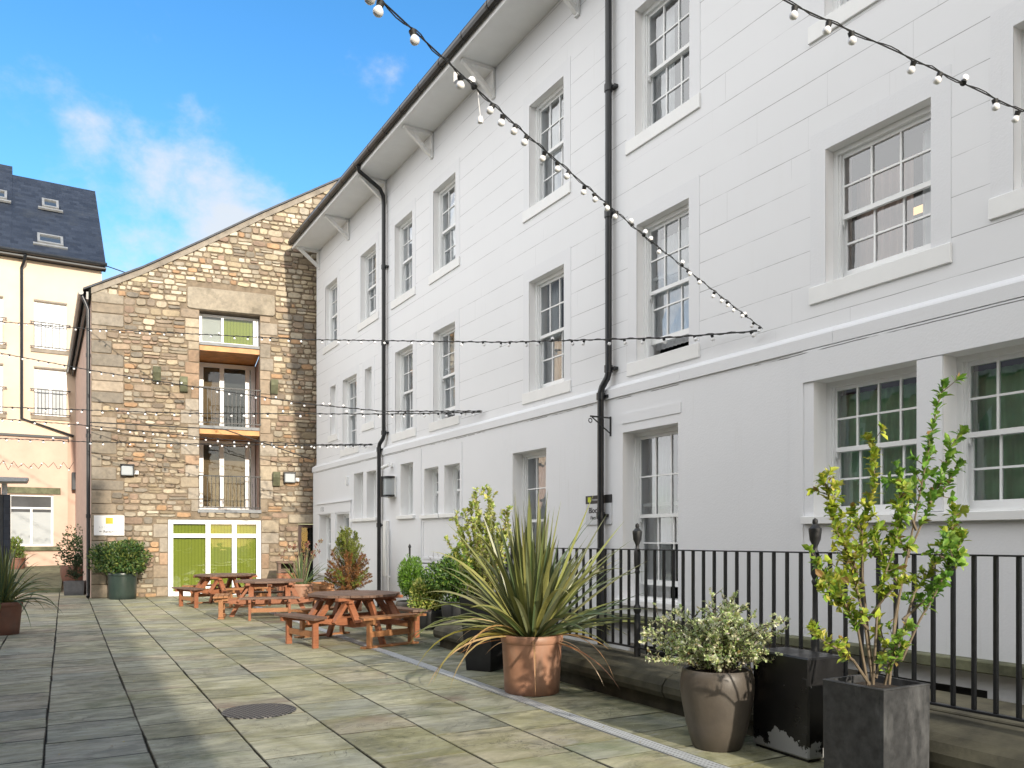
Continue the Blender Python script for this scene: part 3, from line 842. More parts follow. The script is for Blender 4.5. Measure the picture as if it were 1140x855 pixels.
# facing stones
m = MB()
pal = [(.41, .34, .245), (.385, .33, .25), (.335, .295, .235), (.46, .395, .30), (.36, .275, .20), (.42, .27, .16), (.275, .225, .175), (.49, .44, .355), (.355, .29, .20), (.315, .25, .19), (.335, .245, .185), (.27, .24, .20)]
def stone_block(x0, x1, z0, z1, col, proud, rough=1.):
    w, h = x1 - x0, z1 - z0; cx, cz = (x0 + x1) / 2, (z0 + z1) / 2
    n = 12; r = []
    pw = rnd.uniform(3.0, 5.5) if rough > .8 else 16.
    for k in range(n):
        a = 2 * math.pi * (k + .5) / n; ca, sa = math.cos(a), math.sin(a)
        px = math.copysign(abs(ca) ** (2 / pw), ca) * w / 2; pz = math.copysign(abs(sa) ** (2 / pw), sa) * h / 2
        r.append((px + rnd.uniform(-.009, .009) * rough, pz + rnd.uniform(-.009, .009) * rough))
    b = min(.016, h * .16)
    tx, tz = rnd.uniform(-.05, .05) * rough, rnd.uniform(-.07, .05) * rough
    def ring(k, y): return [(cx + px * (1 - k / (w / 2)), y + (tx * px + tz * pz) * (y < 0), cz + pz * (1 - k / (h / 2))) for px, pz in r]
    vs = ring(0, .012) + ring(b * .25, -proud * .6) + ring(b, -proud)
    fs = [tuple(range(2 * n, 3 * n))]
    for q in (0, n): fs += [(q + i, q + (i + 1) % n, q + n + (i + 1) % n, q + n + i) for i in range(n)]
    m.add(vs, fs, col)
def shade(c, lo=.8, hi=1.15):
    k = rnd.uniform(lo, hi); return tuple(min(.6, x * k) for x in c)
# quoins up the left corner
z = 0.
qw = []
while z < 8.45:
    h = rnd.uniform(.26, .42); h = min(h, 8.46 - z)
    w_ = rnd.choice([.26, .62, .38, .80, .5])
    if h > .1: stone_block(-1.93, -1.93 + w_, z + .008, z + h - .008, shade(rnd.choice([(.30, .262, .21), (.33, .275, .21), (.26, .23, .19), (.36, .30, .235)])), .03, .6); qw.append((z, z + h, w_))
    z += h
def quoin_at(za, zb): return max([w for a, b, w in qw if a < zb and b > za] + [0])
# jamb stones of the openings
jamb = []
for (x, sgn, za, zb) in ((.83, -1, 2.4, 8.19), (2.49, 1, 2.4, 8.19), (0., -1, 0, 2.19), (2.53, 1, 0, 2.3)):
    z = za
    while z < zb - .08:
        h = min(rnd.uniform(.24, .46), zb - z); w_ = rnd.choice([.22, .38, .5, .3])
        x0, x1 = (x - w_, x - .004) if sgn < 0 else (x + .004, x + w_)
        stone_block(x0, x1, z + .008, z + h - .008, shade(rnd.choice([(.39, .33, .25), (.36, .29, .22), (.37, .26, .18), (.34, .30, .25)])), .026, .6)
        jamb.append((x0, x1, z, z + h)); z += h
big = [(.50, 2.92, 8.20, 8.84), (3.30, 4.4, 2.10, 2.36)]
for a, b, c, d in big: stone_block(a, b, c, d, (.33, .29, .23), .05, .5)
z = 0.
while z < 12.9:
    h = rnd.choice([.11, .13, .15, .17, .19, .22]) * rnd.uniform(.92, 1.08)
    zc = z + h / 2
    lo = gable_t(z + h * .8) + .04 if z > 8.3 else -1.93 + quoin_at(z, z + h)
    blocks = sorted([(a, b) for a, b, c, d in SHW + jamb + big if c < z + h - .012 and d > z + .012])
    free = []; x = lo
    for a, b in blocks:
        if a > x: free.append((x, a))
        x = max(x, b)
    if x < 5.2: free.append((x, 5.2))
    for a, b in free:
        x = a
        if b - a < .05: continue
        while x < b - .03:
            w_ = min(h * rnd.uniform(.8, 2.5), .5)
            if b - (x + w_) < .12: w_ = b - x
            if w_ > .62: w_ = w_ / 2
            c = rnd.choice(pal)
            if z > 8.2 and rnd.random() < .5: c = rnd.choice([(.52, .45, .34), (.48, .41, .29), (.56, .50, .40)])
            hh = h
            if h > .155 and rnd.random() < .20:             # two thin stones on top of each other
                stone_block(x + .009, x + w_ - .009, z + .007, z + h * .48 - .005, shade(c, .7), rnd.uniform(.014, .05))
                stone_block(x + .009, x + w_ - .009, z + h * .48 + .005, z + h - .007, shade(rnd.choice(pal), .7), rnd.uniform(.014, .05))
            else:
                jz = rnd.uniform(-.016, .016); hh = h * rnd.uniform(.86, 1.0)
                stone_block(x + .009, x + w_ - .009, z + .007 + jz, z + hh - .007 + jz, shade(c, .7), rnd.uniform(.016, .055))
            x += w_
    z += h
m.build('facing_stones', M['rubble'], stone, fix=False)
# left side wall, verge, roof
SD = STN.inverted().to_3x3() @ Vector((-.503, .864, 0)).normalized()      # the side wall runs back along the street
def sd(k, z, out=0.): p = Vector((-1.93, 0, 0)) + SD * k + Vector((-out, 0, 0)); return (p.x, p.y, z)
m = MB(); m.quad(sd(0, -.05), sd(13, -.05), sd(13, 8.48), sd(0, 8.48)); m.build('side_wall', M['side_render'], stone, fix=False)
m = MB()
for (a, za), (b, zb) in zip(GAB[:5], GAB[1:6]):
    m.prism([(a, -.06, za - .15), (b, -.06, zb - .15), (b, -.06, zb + .02), (a, -.06, za + .02)], (0, .1, 0))
m.build('verge_mortar', M['dressed'], stone)
m = MB()
R = [(-2.12, 8.38)] + GAB[1:6]
for (a, za), (b, zb) in zip(R, R[1:]):
    k = 13.
    p = [(a, -.11, za + .022), (b, -.11, zb + .022), (b, -.11, zb + .075), (a, -.11, za + .075)]
    m.prism(p, (SD.x * k, SD.y * k, 0))
p = [(5.6, -.1, 13.02), (9.5, -.1, 10.62), (9.5, -.1, 10.67), (5.6, -.1, 13.075)]
m.prism(p, (SD.x * 13, SD.y * 13, 0))
m.build('roof', M['slate'], stone)
m = MB(); m.tube([sd(-.1, 8.33, .26), sd(13, 8.33, .26)], .07, 8); m.bar(sd(-.05, 8.27, .10), sd(13, 8.27, .10), .05, .2); m.build('gutter', M['black_pipe'], stone)
m = MB(); m.tube([sd(.02, 8.3, .24), sd(.02, 8.1, .15), sd(.02, 7.9, .075), sd(.02, .15, .075), (-2.0, -.12, .05)], .05, 10)
for z in (6.6, 4.4, 2.2): m.tube([sd(.02, z, .075), sd(.02, z + .1, .075)], .062, 10)
m.build('downpipe', M['black_pipe'], stone, smooth=True)
# openings: floors, soffits, linings, doors
for z in (7.06, 4.66): piece('balcony_floor', 'oak', stone, .835, 2.485, .06, 1.75, z, z + .15)
for z in (7.214, 4.814): piece('balcony_edge', 'lead', stone, .835, 2.485, .02, .30, z, z + .085)
piece('balcony_edge', 'lead', stone, .79, 2.53, -.06, .30, 2.385, 2.478)
m = MB()
for x in (.82, 2.50):
    m.quad((x, .28, 2.48), (x, 1.95, 2.48), (x, 1.95, 7.06), (x, .28, 7.06)); m.quad((x, .28, 7.3), (x, .8, 7.3), (x, .8, 8.19), (x, .28, 8.19))
m.quad((.82, 1.95, 2.48), (2.5, 1.95, 2.48), (2.5, 1.95, 8.2), (.82, 1.95, 8.2)); m.quad((.82, .28, 8.19), (2.5, .28, 8.19), (2.5, 1.95, 8.19), (.82, 1.95, 8.19))
m.quad((.82, .28, 2.47), (2.5, .28, 2.47), (2.5, 1.95, 2.47), (.82, 1.95, 2.47))
m.build('recess_lining', M['side_render'], stone, fix=False)
def glazed(name, x0, x1, y, z0, z1, panels, fr=.09, transom=None, parent=stone, frame_mat='white_frame'):
    """white glazed screen; panels: (x-fraction edges, material behind each light)"""
    m = MB(); xs = [x0 + (x1 - x0) * k for k in panels[0]]
    m.box(x0, x0 + fr, y, y + .08, z0, z1); m.box(x1 - fr, x1, y, y + .08, z0, z1)
    m.box(x0 + fr, x1 - fr, y, y + .08, z1 - fr, z1); m.box(x0 + fr, x1 - fr, y, y + .08, z0, z0 + fr)
    for x in xs[1:-1]: m.box(x - fr / 2, x + fr / 2, y - .004, y + .08, z0 + fr, z1 - fr)
    if transom:
        e = [x0 + fr] + [v for x in xs[1:-1] for v in (x - fr / 2, x + fr / 2)] + [x1 - fr]
        for i in range(0, len(e), 2): m.box(e[i], e[i + 1], y, y + .08, transom - fr * .45, transom + fr * .45)
    w = m.build(name, M[frame_mat], parent)
    for i, mt in enumerate(panels[1]):
        a = xs[i] + (fr if i == 0 else fr / 2); b = xs[i + 1] - (fr if i == len(panels[1]) - 1 else fr / 2)
        q = MB(); q.box(a - .005, b + .005, y + .035, y + .039, z0 + fr - .005, z1 - fr + .005); q.build('pane', M['glass_dull'], w)
        if mt:
            q = MB(); q.box(a - .02, b + .02, y + .11, y + .12, z0 + .03, z1 - .03); q.build('blind', M[mt], w)
    return w
w = glazed('balcony_window', .83, 2.49, .28, 7.30, 8.16, ((0, .38, .92, 1.), ('blind_white', 'lime_blind', 'blind_white')), .07)
w = glazed('balcony_door', .84, 2.48, 1.60, 4.90, 7.02, ((0, .40, .86, 1.), ('blind_brown', 'dark_room', 'blind_white')), .13)
w = glazed('balcony_door', .84, 2.48, 1.60, 2.49, 4.64, ((0, .40, .86, 1.), ('blind_brown', 'blind_brown', 'blind_white')), .13)
shop = glazed('shopfront', .005, 2.525, .05, .0, 2.185, ((0, .42, .705, 1.), ('lime_blind',) * 3), .13, 1.72)
m = MB(); m.box(0, 2.53, -.02, .2, -.02, .004); m.build('threshold', M['dressed_grey'], shop)
w = glazed('side_door', 3.60, 4.6, .12, .0, 2.07, ((0, .5, 1.), ('dark_room',) * 2), .10, None, frame_mat='mahogany')
def balcony_rail(zb, zt):
    m = MB(); y = -.03
    m.box(.80, 2.52, y - .025, y + .015, zt - .03, zt); m.box(.80, 2.52, y - .02, y + .01, zb, zb + .03)
    n = 15
    for i in range(n + 1):
        x = .82 + (2.50 - .82) * i / n; m.box(x - .008, x + .008, y - .012, y + .004, zb + .03, zt - .03)
    m.build('balcony_railing', M['black_iron'], stone)
balcony_rail(4.96, 6.0); balcony_rail(2.52, 3.46)
for x, z in ((-.28, 6.28), (.42, 6.05), (2.89, 6.15), (2.95, 3.44)):
    m = MB(); m.prism([(x - .10, 0, z - .26), (x - .10, -.10, z - .24), (x - .10, -.24, z), (x - .10, -.24, z + .16), (x - .10, 0, z + .16)], (.2, 0, 0))
    m.build('corbel_stone', M['terrace'], stone)

# ------------------------------------------------------------------ cream building far left
cream = empty('cream_building', CRM, 'cream rendered block with pink ground floor and steep blue slate roof', 'building')
def c_at(px):                                            # distance along the wall seen at a given place in the photo
    u = (px - 570) / 900.; o = CRM.translation; d = CRM.to_3x3() @ Vector((1, 0, 0))
    return (u * o.y - o.x) / (d.x - u * d.y)
def cz(px, py):
    k = c_at(px); p = CRM @ Vector((k, 0, 0)); return EYE + (601 - py) / 900. * p.y
CW = [(c_at(38), c_at(74), cz(56, 389), cz(56, 337)), (c_at(38), c_at(74), cz(56, 463), cz(56, 411)), (c_at(-30), c_at(3), cz(0, 383), cz(0, 331)), (c_at(-30), c_at(3), cz(0, 460), cz(0, 406))]
EV = 12.85; PZ = cz(40, 487)
m = MB(); wall_cells(m, -16, 0, PZ, EV, CW, 0, .2)
m.quad((0, 0, 0), (0, 10, 0), (0, 10, EV), (0, 0, EV)); m.add([(0, 0, EV), (0, 10, EV), (0, 5.2, EV + 4.6)], [(0, 1, 2)])
m.build('upper_wall', [M['cream']] * 2, cream, fix=False)
PW = (c_at(10), c_at(59), cz(40, 608), cz(40, 551)); pe = c_at(75)
m = MB(); wall_cells(m, -16, pe, 0, PZ, [PW], -.25, .2); m.quad((pe, -.25, 0), (pe, 0, 0), (pe, 0, PZ), (pe, -.25, PZ)); m.quad((pe, 0, 0), (0, 0, 0), (0, 0, PZ), (pe, 0, PZ))
m.build('ground_floor_wall', [M['pink']] * 2, cream, fix=False)
m = MB(); m.box(-16, pe + .04, -.32, -.001, PZ - .02, PZ + .07); m.build('lead_flashing', M['charcoal'], cream)
for i, (a, b, c, d) in enumerate(CW):
    m = MB(); f = .10
    m.box(a, a + f, .10, .17, c, d); m.box(b - f, b, .10, .17, c, d); m.box(a + f, b - f, .10, .17, d - f, d); m.box(a + f, b - f, .10, .17, c, c + f); m.box((a + b) / 2 - f * .7, (a + b) / 2 + f * .7, .10, .17, c + f, d - f)
    w = m.build('french_window', M['white_frame'], cream)
    m = MB(); m.box(a + f, b - f, .13, .14, c + f, d - f); m.build('pane', M['blind_white' if i % 2 == 0 else 'glass_milk'], w)
    m = MB(); m.box(a - .12, b + .12, -.05, .01, c - .16, c - .03); m.build('sill', M['dressed'], w)
    m = MB(); m.box(a - .02, b + .02, -.03, .01, d, d + .06); m.build('lintel', M['dressed'], w)
    m = MB(); t_ = c + 1.02
    m.box(a - .14, b + .14, -.16, -.12, t_ - .04, t_); m.box(a - .14, b + .14, -.16, -.12, c + .02, c + .06)
    for k in range(10):
        x = a + (b - a) * k / 9; m.box(x - .011, x + .011, -.15, -.13, c + .06, t_ - .04)
    for x in (a - .1, b + .1): m.box(x - .012, x + .012, -.12, .01, t_ - .035, t_ - .01); m.box(x - .012, x + .012, -.12, .01, c + .025, c + .05)
    m.build('balcony_railing', M['black_iron'], w)
a, b, c, d = PW
m = MB(); f = .07
for (x0, x1, z0, z1) in ((a, a + f, c, d), (b - f, b, c, d), (a + f, b - f, d - f, d), (a + f, b - f, c, c + f), (a + f, b - f, c + (d - c) * .72, c + (d - c) * .72 + f), ((a + b) / 2 - f / 2, (a + b) / 2 + f / 2, c + f, c + (d - c) * .72)): m.box(x0, x1, -.18, -.12, z0, z1)
w = m.build('ground_window', M['white_frame'], cream)
m = MB(); m.box(a + f, b - f, -.15, -.14, c + f, c + (d - c) * .66); m.build('frosted_pane', M['glass_milk'], w)
m = MB(); m.box(a + f, b - f, -.15, -.14, c + (d - c) * .66, d - f); m.build('clear_pane', M['dark_room'], w)
m = MB(); m.box(a - .1, b + .25, -.30, -.2505, d + .03, d + .28); m.build('lintel', M['terrace'], w)
m = MB(); m.box(a - .1, b + .25, -.36, -.2505, c - .17, c - .01); m.build('sill', M['terrace'], w)
# roof: right-hand length and a slightly taller left-hand length
m = MB(); st_c = c_at(46) - 1.0
RR = 5.0; RH = 4.75
def roof_len(x0, x1, k):
    m.prism([(x0, -.35, EV - .15), (x0, RR * k, EV + RH * k), (x0, RR * k, EV + RH * k + .10), (x0, -.38, EV - .06)], (x1 - x0, 0, 0))
    m.prism([(x0, RR * k, EV + RH * k), (x0, 10.2, EV - .1), (x0, 10.2, EV - .02), (x0, RR * k, EV + RH * k + .09)], (x1 - x0, 0, 0))
roof_len(st_c, .12, 1.0); roof_len(-16.2, st_c - .002, 1.13)
m.add([(st_c, RR, EV + RH), (st_c, RR * 1.13, EV + RH * 1.13), (st_c, 10, EV)], [(0, 1, 2)])
m.build('roof', M['slate'], cream)
m = MB(); m.box(-16, .14, -.02, -.001, EV - .30, EV - .001); m.box(-16, .14, -.36, -.021, EV - .28, EV - .22); m.build('soffit', M['charcoal'], cream)
m = MB(); m.tube([(-16, -.42, EV - .12), (.16, -.42, EV - .12)], .085, 8); m.build('gutter', M['black_pipe'], cream)
def skylight(px, py, w_, h_):
    u, v = (px - 570) / 900., (601 - py) / 900.
    o = CRM.translation; R3 = CRM.to_3x3().inverted(); loc_o = CRM.inverted() @ Vector((0, 0, EYE)); dr = R3 @ Vector((u, 1, v))
    # plane z = EV - .06 + (y + .38) * RH / RR
    kk = RH / RR
    t_ = (EV - .04 + (loc_o.y + .38) * kk - loc_o.z) / (dr.z - dr.y * kk)
    p = loc_o + dr * t_
    mt = Matrix((Vector((1, 0, 0)), Vector((0, 1, kk)).normalized(), Vector((0, -kk, 1)).normalized())).transposed().to_4x4(); mt.translation = p
    m = MB(); b = .09
    for q in ((-w_ / 2, w_ / 2, -h_ / 2, -h_ / 2 + b), (-w_ / 2, w_ / 2, h_ / 2 - b, h_ / 2), (-w_ / 2, -w_ / 2 + b, -h_ / 2 + b, h_ / 2 - b), (w_ / 2 - b, w_ / 2, -h_ / 2 + b, h_ / 2 - b)):
        m.box(q[0], q[1], q[2], q[3], -.05, .09, mat=mt)
    m.box(-w_ / 2 - .15, w_ / 2 + .15, -h_ / 2 - .12, -h_ / 2 - .002, -.05, .03, mat=mt)
    sk = m.build('skylight', M['lead'], cream)
    m = MB(); m.box(-w_ / 2 + b, w_ / 2 - b, -h_ / 2 + b, h_ / 2 - b, .0, .03, mat=mt); m.build('pane', M['sky_glass'], sk)
t = NT('skylight_glass'); t.color((.05, .06, .07)); t.rough(.03); t.b.inputs['Metallic'].default_value = .0; t.b.inputs['Coat Weight'].default_value = 1.; M['sky_glass'] = t.m
skylight(56, 228, .62, .75); skylight(56, 268, .9, .75); skylight(-2, 217, .62, .75)
m = MB(); xp = c_at(24); m.tube([(xp + .12, -.42, EV - .2), (xp + .1, -.36, EV - .4), (xp, -.08, EV - .65), (xp, -.08, cz(24, 466)), (c_at(82), -.08, cz(82, 486))], .055, 8)
m.build('downpipe', M['black_pipe'], cream, smooth=True)
m = MB(); x = c_at(86); m.tube([(x, -.1, cz(86, 420)), (x, -.1, .2)], .06, 8); m.build('downpipe', M['black_pipe'], cream, smooth=True)
m = MB(); m.tube([(.1, -.3, EV - .12), (.95, -.3, EV - .3)], .02, 6); m.build('aerial_arm', M['black_pipe'], cream)

# terrace between the alley and the pink wall
m = MB()
def gp(px, Y, z=0): return ((px - 570) / 900. * Y, Y, z)
tp = [gp(-60, 24.2), gp(68, 24.6), gp(72, 33.0), gp(-60, 33.0)]
m.add([(*tp[0][:2], -.03), (*tp[1][:2], -.03), (*tp[2][:2], -.03), (*tp[3][:2], -.03), (*tp[0][:2], .14), (*tp[1][:2], .14), (*tp[2][:2], .66), (*tp[3][:2], .66)],
      [(4, 5, 6, 7), (0, 1, 5, 4), (1, 2, 6, 5), (2, 3, 7, 6), (3, 0, 4, 7)])
tag(m.build('terrace_ground', M['terrace']), kind='structure')

# ------------------------------------------------------------------ dark entrance porch at the left edge
px_ = empty('entrance_porch', frame((-12.42, 20.0), (.864, .503)), 'dark grey entrance porch with a flat steel canopy at the left edge', 'porch')
piece('porch_wall', 'charcoal', px_, -3.2, -.14, .02, .5, 0, 2.72, bev=.01)
piece('porch_pier', 'slate', px_, -.138, 0, 0, .5, 0, 2.72, bev=.006)
m = MB(); m.prism([(-3.6, -.35, 2.92), (.36, -.35, 3.04), (.40, -.35, 3.13), (-3.6, -.35, 3.12)], (0, 1.0, 0)); m.build('canopy', M['zinc'], px_)
for x in (-.12, -2.9): piece('canopy_post', 'zinc', px_, x - .06, x + .06, .05, .17, 2.722, 2.99)
piece('door_head', 'black_iron', px_, -3.0, -.2, .1, .3, 2.722, 2.9)

# ------------------------------------------------------------------ building behind the camera (it shades the left of the yard)
bk = empty('rendered_building', frame((2.75, -3.0), (-1, 0)), 'tall rendered building closing the yard behind the viewpoint', 'building')
m = MB(); holes = [(1.2 + i * 3.2, 2.3 + i * 3.2, 1.0 + j * 3.1, 2.8 + j * 3.1) for i in range(5) for j in range(4)]
m.quad((0, 0, 0), (17, 0, 0), (17, 0, 13.6), (0, 0, 13.6)); m.quad((0, 0, 0), (0, 9, 0), (0, 9, 13.6), (0, 0, 13.6)); m.quad((17, 0, 0), (17, 9, 0), (17, 9, 13.6), (17, 0, 13.6)); m.quad((0, 9, 0), (17, 9, 0), (17, 9, 13.6), (0, 9, 13.6))
m.build('wall', M['mortar'], bk, fix=False)
m = MB(); m.prism([(0, -.25, 13.602), (0, 4.5, 15.0), (0, 9.25, 13.602)], (17, 0, 0)); m.build('roof', M['slate'], bk)
for a, b, c, d in holes:
    m = MB(); m.box(a, b, -.05, -.001, c, d); w = m.build('window', M['white_frame'], bk)
    m = MB(); m.box(a + .08, b - .08, -.06, -.051, c + .08, d - .08); m.build('pane', M['sky_glass'], w)

# ------------------------------------------------------------------ building along the left of the yard, beside the viewpoint
lb = empty('grey_building', PAV @ Matrix.Translation((-2.3, 0, 0)), 'low grey rendered building along the left of the yard beside the viewpoint', 'building')
m = MB(); m.box(-6, 0, .5, 15, 0, 4.9); m.build('wall', M['side_render'], lb)
m = MB(); m.prism([(.25, 0, 4.902), (-3, 0, 6.4), (-6.25, 0, 4.902)], (0, 15.4, 0)); m.build('roof', M['slate'], lb)
for j in (1.0, 3.0):
    for i in range(5):
        y0 = 1.4 + i * 2.7
        w = piece('window', 'white_frame', lb, .001, .04, y0, y0 + 1.1, j, j + 1.5)
        piece('pane', 'sky_glass', w, .041, .05, y0 + .08, y0 + 1.02, j + .08, j + 1.42)

# ------------------------------------------------------------------ kerb wall, railing, basement area
kerb = empty('kerb_wall', PAV, 'low mossy stone kerb wall carrying the black railing', 'low wall')
d = -4.
while d < 11.2:
    L = min(rnd.uniform(.9, 1.6), 11.2 - d)
    if 11.2 - d - L < .3: L = 11.2 - d
    m = MB(); e = EDGE; a, b = d + .004, d + L - .004; j = rnd.uniform(-.008, .008)
    prof = [(e + .05, .13), (e - .06 + j, .14), (e - .085 + j, .19), (e - .08 + j, .25), (e - .03 + j, .31), (e + .05, .345), (e + .34, .40), (e + .42, .40), (e + .42, .13)]
    n = len(prof)
    vs = [(x, a, z) for x, z in prof] + [(x, b, z) for x, z in prof]
    m.add(vs, [(i, (i + 1) % n, n + (i + 1) % n, n + i) for i in range(n)] + [tuple(range(n)), tuple(range(n, 2 * n))[::-1]])
    m.build('coping_stone', M['kerb'], kerb); d += L
m = MB(); m.box(EDGE + .03, EDGE + .40, -4, 11.2, -1.9, .129); m.build('kerb_base', M['kerb'], kerb)
m = MB()
fl = [pv(EDGE + .3, -4.5, -1.85), pv(EDGE + .3, 11.3, -1.85), pv(9.5, 11.3, -1.85), pv(12, -4.5, -1.85)]
m.add(fl, [(0, 1, 2, 3)]); tag(m.build('basement_area_floor', M['kerb'], fix=False), kind='structure')
m = MB(); m.quad(pv(EDGE, 11.2, -1.9), pv(9.5, 11.2, -1.9), pv(9.5, 11.2, -.028), pv(EDGE, 11.2, -.028))
tag(m.build('basement_area_end', M['kerb'], fix=False), kind='structure')
ar = empty('area_landing', FAC, 'grey stone landing slab behind the railing at the right', 'landing')
m = MB(); m.box(19.2, 22.4, YL - .95, YL - .17, .17, .27, .01); m.build('landing_slab', M['kerb'], ar)

RE = 5.07                                                # railing line in the yard's frame
rail = empty('area_railing', PAV @ Matrix.Translation((RE + .14, 0, 0)), 'long black iron railing with urn finials on the low kerb', 'railing')
ZB, ZT = .47, 1.505
d0, d1 = -3.5, 11.0
posts = [8.20 * .0 + v for v in ()]
def d_of(px):                                            # along the railing at a place in the photo
    u = (px - 570) / 900.; p0 = PAV @ Vector((RE + .14, 0, 0)); dv = PAV.to_3x3() @ Vector((0, 1, 0))
    return (u * p0.y - p0.x) / (dv.x - u * dv.y)
pa, pb = d_of(709.5), d_of(907.5)
gap_ = pa - pb
posts = [pa + gap_, pa, pb, pb - gap_, pb - 2 * gap_, pb - 3 * gap_]
m = MB(); m.box(-.022, .022, d0, d1, ZT - .012, ZT, .003); m.build('top_rail', M['black_iron'], rail)
m = MB(); m.box(-.02, .02, d0, d1, ZB, ZB + .018, .003); m.build('bottom_rail', M['black_iron'], rail)
m = MB(); m.box(-.013, .013, -.013, .013, ZB + .018, ZT - .012, .003); bar0 = m.build('bar', M['black_iron'], rail)
first = True; sp = gap_ / 16.
k = 0; dd = posts[0] + sp * 10
nb = 0
while dd > d0:
    if min(abs(dd - p) for p in posts) > .04 and dd < d1:
        o = bar0 if first else bar0.copy()
        if not first: COL.objects.link(o); o.parent = rail
        o.location = (0, dd, 0); first = False; nb += 1
    dd -= sp
prof = [(.034, .28), (.034, .80), (.030, .82), (.026, .83), (.034, .85), (.042, .88), (.034, .91), (.022, .93), (.020, 1.24), (.026, 1.26), (.028, 1.27), (.020, 1.29), (.034, 1.33), (.036, 1.47), (.028, 1.505), (.018, 1.52), (.02, 1.55), (.042, 1.60), (.050, 1.67), (.050, 1.69), (.034, 1.705), (.018, 1.725), (.022, 1.74), (.02, 1.76), (.0, 1.775)]
m = MB(); m.lathe(prof, n=16); p0 = m.build('finial_post', M['black_iron'], rail, smooth=True)
for i, p in enumerate(posts):
    o = p0 if i == 0 else p0.copy()
    if i: COL.objects.link(o); o.parent = rail
    o.location = (0, p, 0)
m = MB()                                                  # return to the wall at the far end
m.box(-.02, 1.55, d1 - .02, d1 + .02, ZT - .012, ZT); m.box(-.02, 1.55, d1 - .018, d1 + .018, ZB, ZB + .018)
for i in range(11): m.box(.1 + i * .138, .12 + i * .138, d1 - .01, d1 + .01, ZB + .018, ZT - .012)
m.build('return_panel', M['black_iron'], rail)
sr = empty('small_guard_rail', FAC, 'short black guard rail against the white wall behind the clipped shrub', 'railing')
m = MB(); s_ = 7.95
m.tube([(s_, -.25, 0), (s_, -.25, 1.42)], .022, 8); m.lathe([(.02, 0), (.035, .03), (.02, .07), (0, .1)], (s_, -.25, 1.42), 10); m.build('post', M['black_iron'], sr)
m = MB(); m.tube([(s_ + .02, -.25, 1.12), (10.4, -.25, 1.12)], .014, 6); m.tube([(s_ + .5, -.25, 0), (s_ + .5, -.25, 1.12)], .014, 6); m.build('rail', M['black_iron'], sr)

# ------------------------------------------------------------------ drain, covers
dr = MB(); dr.box(DR0, DR1, -4, 24, -.02, .004); 
o = dr.build('drain_channel', M['drain']); o.matrix_world = PAV; tag(o, 'pale grey slotted drain channel running along the flagstones', 'drain')
m = MB(); m.lathe([(.335, -.01), (.335, .004), (.30, .006), (.30, .004), (.29, .004), (.29, .007), (0.001, .007)], n=40)
o = m.build('manhole_cover', M['iron_cover'], smooth=False); o.location = (-2.36, 7.55, .003); tag(o, 'round cast iron manhole cover in the flagstones', 'manhole cover')
m = MB(); m.box(-.22, .22, -.2, .2, -.01, .007, .003)
o = m.build('inspection_cover', M['iron_cover']); o.matrix_world = PAV @ Matrix.Translation((2.13, 4.92, .002)); tag(o, 'small square iron inspection cover at the bottom edge', 'drain cover')

# ------------------------------------------------------------------ wall lamps, signs, bracket
def wall_lamp(mw, label):
    L = empty('wall_lamp', mw, label, 'wall lamp', 'lamps on the stone gable')
    m = MB(); m.box(-.17, .17, -.10, 0, -.15, .16, .01); m.box(-.18, .18, -.13, 0, .14, .175, .006); m.build('housing', M['black_pipe'], L)
    m = MB(); m.box(-.145, .145, -.15, -.101, -.14, .12, .02); m.build('diffuser', M['glass_milk'], L)
    m = MB(); m.tube([(.24, -.02, -.05), (.24, -.12, -.07)], .035, 10); m.box(.18, .28, -.02, 0, -.10, .01); m.build('motion_sensor', M['white_trim'], L)
wall_lamp(STN @ Matrix.Translation((-1.03, -.05, 3.52)), 'square white bulkhead lamp above the white reception sign')
wall_lamp(STN @ Matrix.Translation((3.33, -.05, 3.44)), 'square white bulkhead lamp right of the lower balcony')
L = empty('wall_lantern', FAC @ Matrix.Translation((6.50, YL, 2.83)), 'half round black framed lantern beside the left downpipe', 'wall lamp')
m = MB()
m.box(-.2, .2, -.05, 0, -.26, .24, .01); m.build('back_plate', M['white_trim'], L)
m = MB(); m.prism([(.20 * math.cos(a), .0 - .20 * math.sin(a) - .051, -.22) for a in [i * math.pi / 10 for i in range(11)]], (0, 0, .40)); m.build('diffuser', M['glass_milk'], L)
m = MB()
for z in (-.24, .185):
    m.prism([(.23 * math.cos(a), -.23 * math.sin(a) - .051, z) for a in [i * math.pi / 10 for i in range(11)]], (0, 0, .045))
m.box(-.02, .02, -.30, -.262, -.24, .23); m.build('frame', M['black_pipe'], L)
c_ = empty('security_camera', FAC @ Matrix.Translation((6.45, YL, 3.33)), 'small white security camera above the lantern', 'camera')
m = MB(); m.box(-.05, .05, -.03, 0, -.05, .05, .005); m.tube([(0, -.03, 0), (0, -.12, -.02)], .015, 8); m.build('mount', M['white_trim'], c_)
m = MB(); m.tube([(.10, -.12, .0), (-.12, -.20, -.06)], .04, 10); m.build('body', M['white_trim'], c_)
m = MB(); m.tube([(-.121, -.20, -.06), (-.14, -.207, -.065)], .03, 10); m.build('lens', M['black_pipe'], c_)

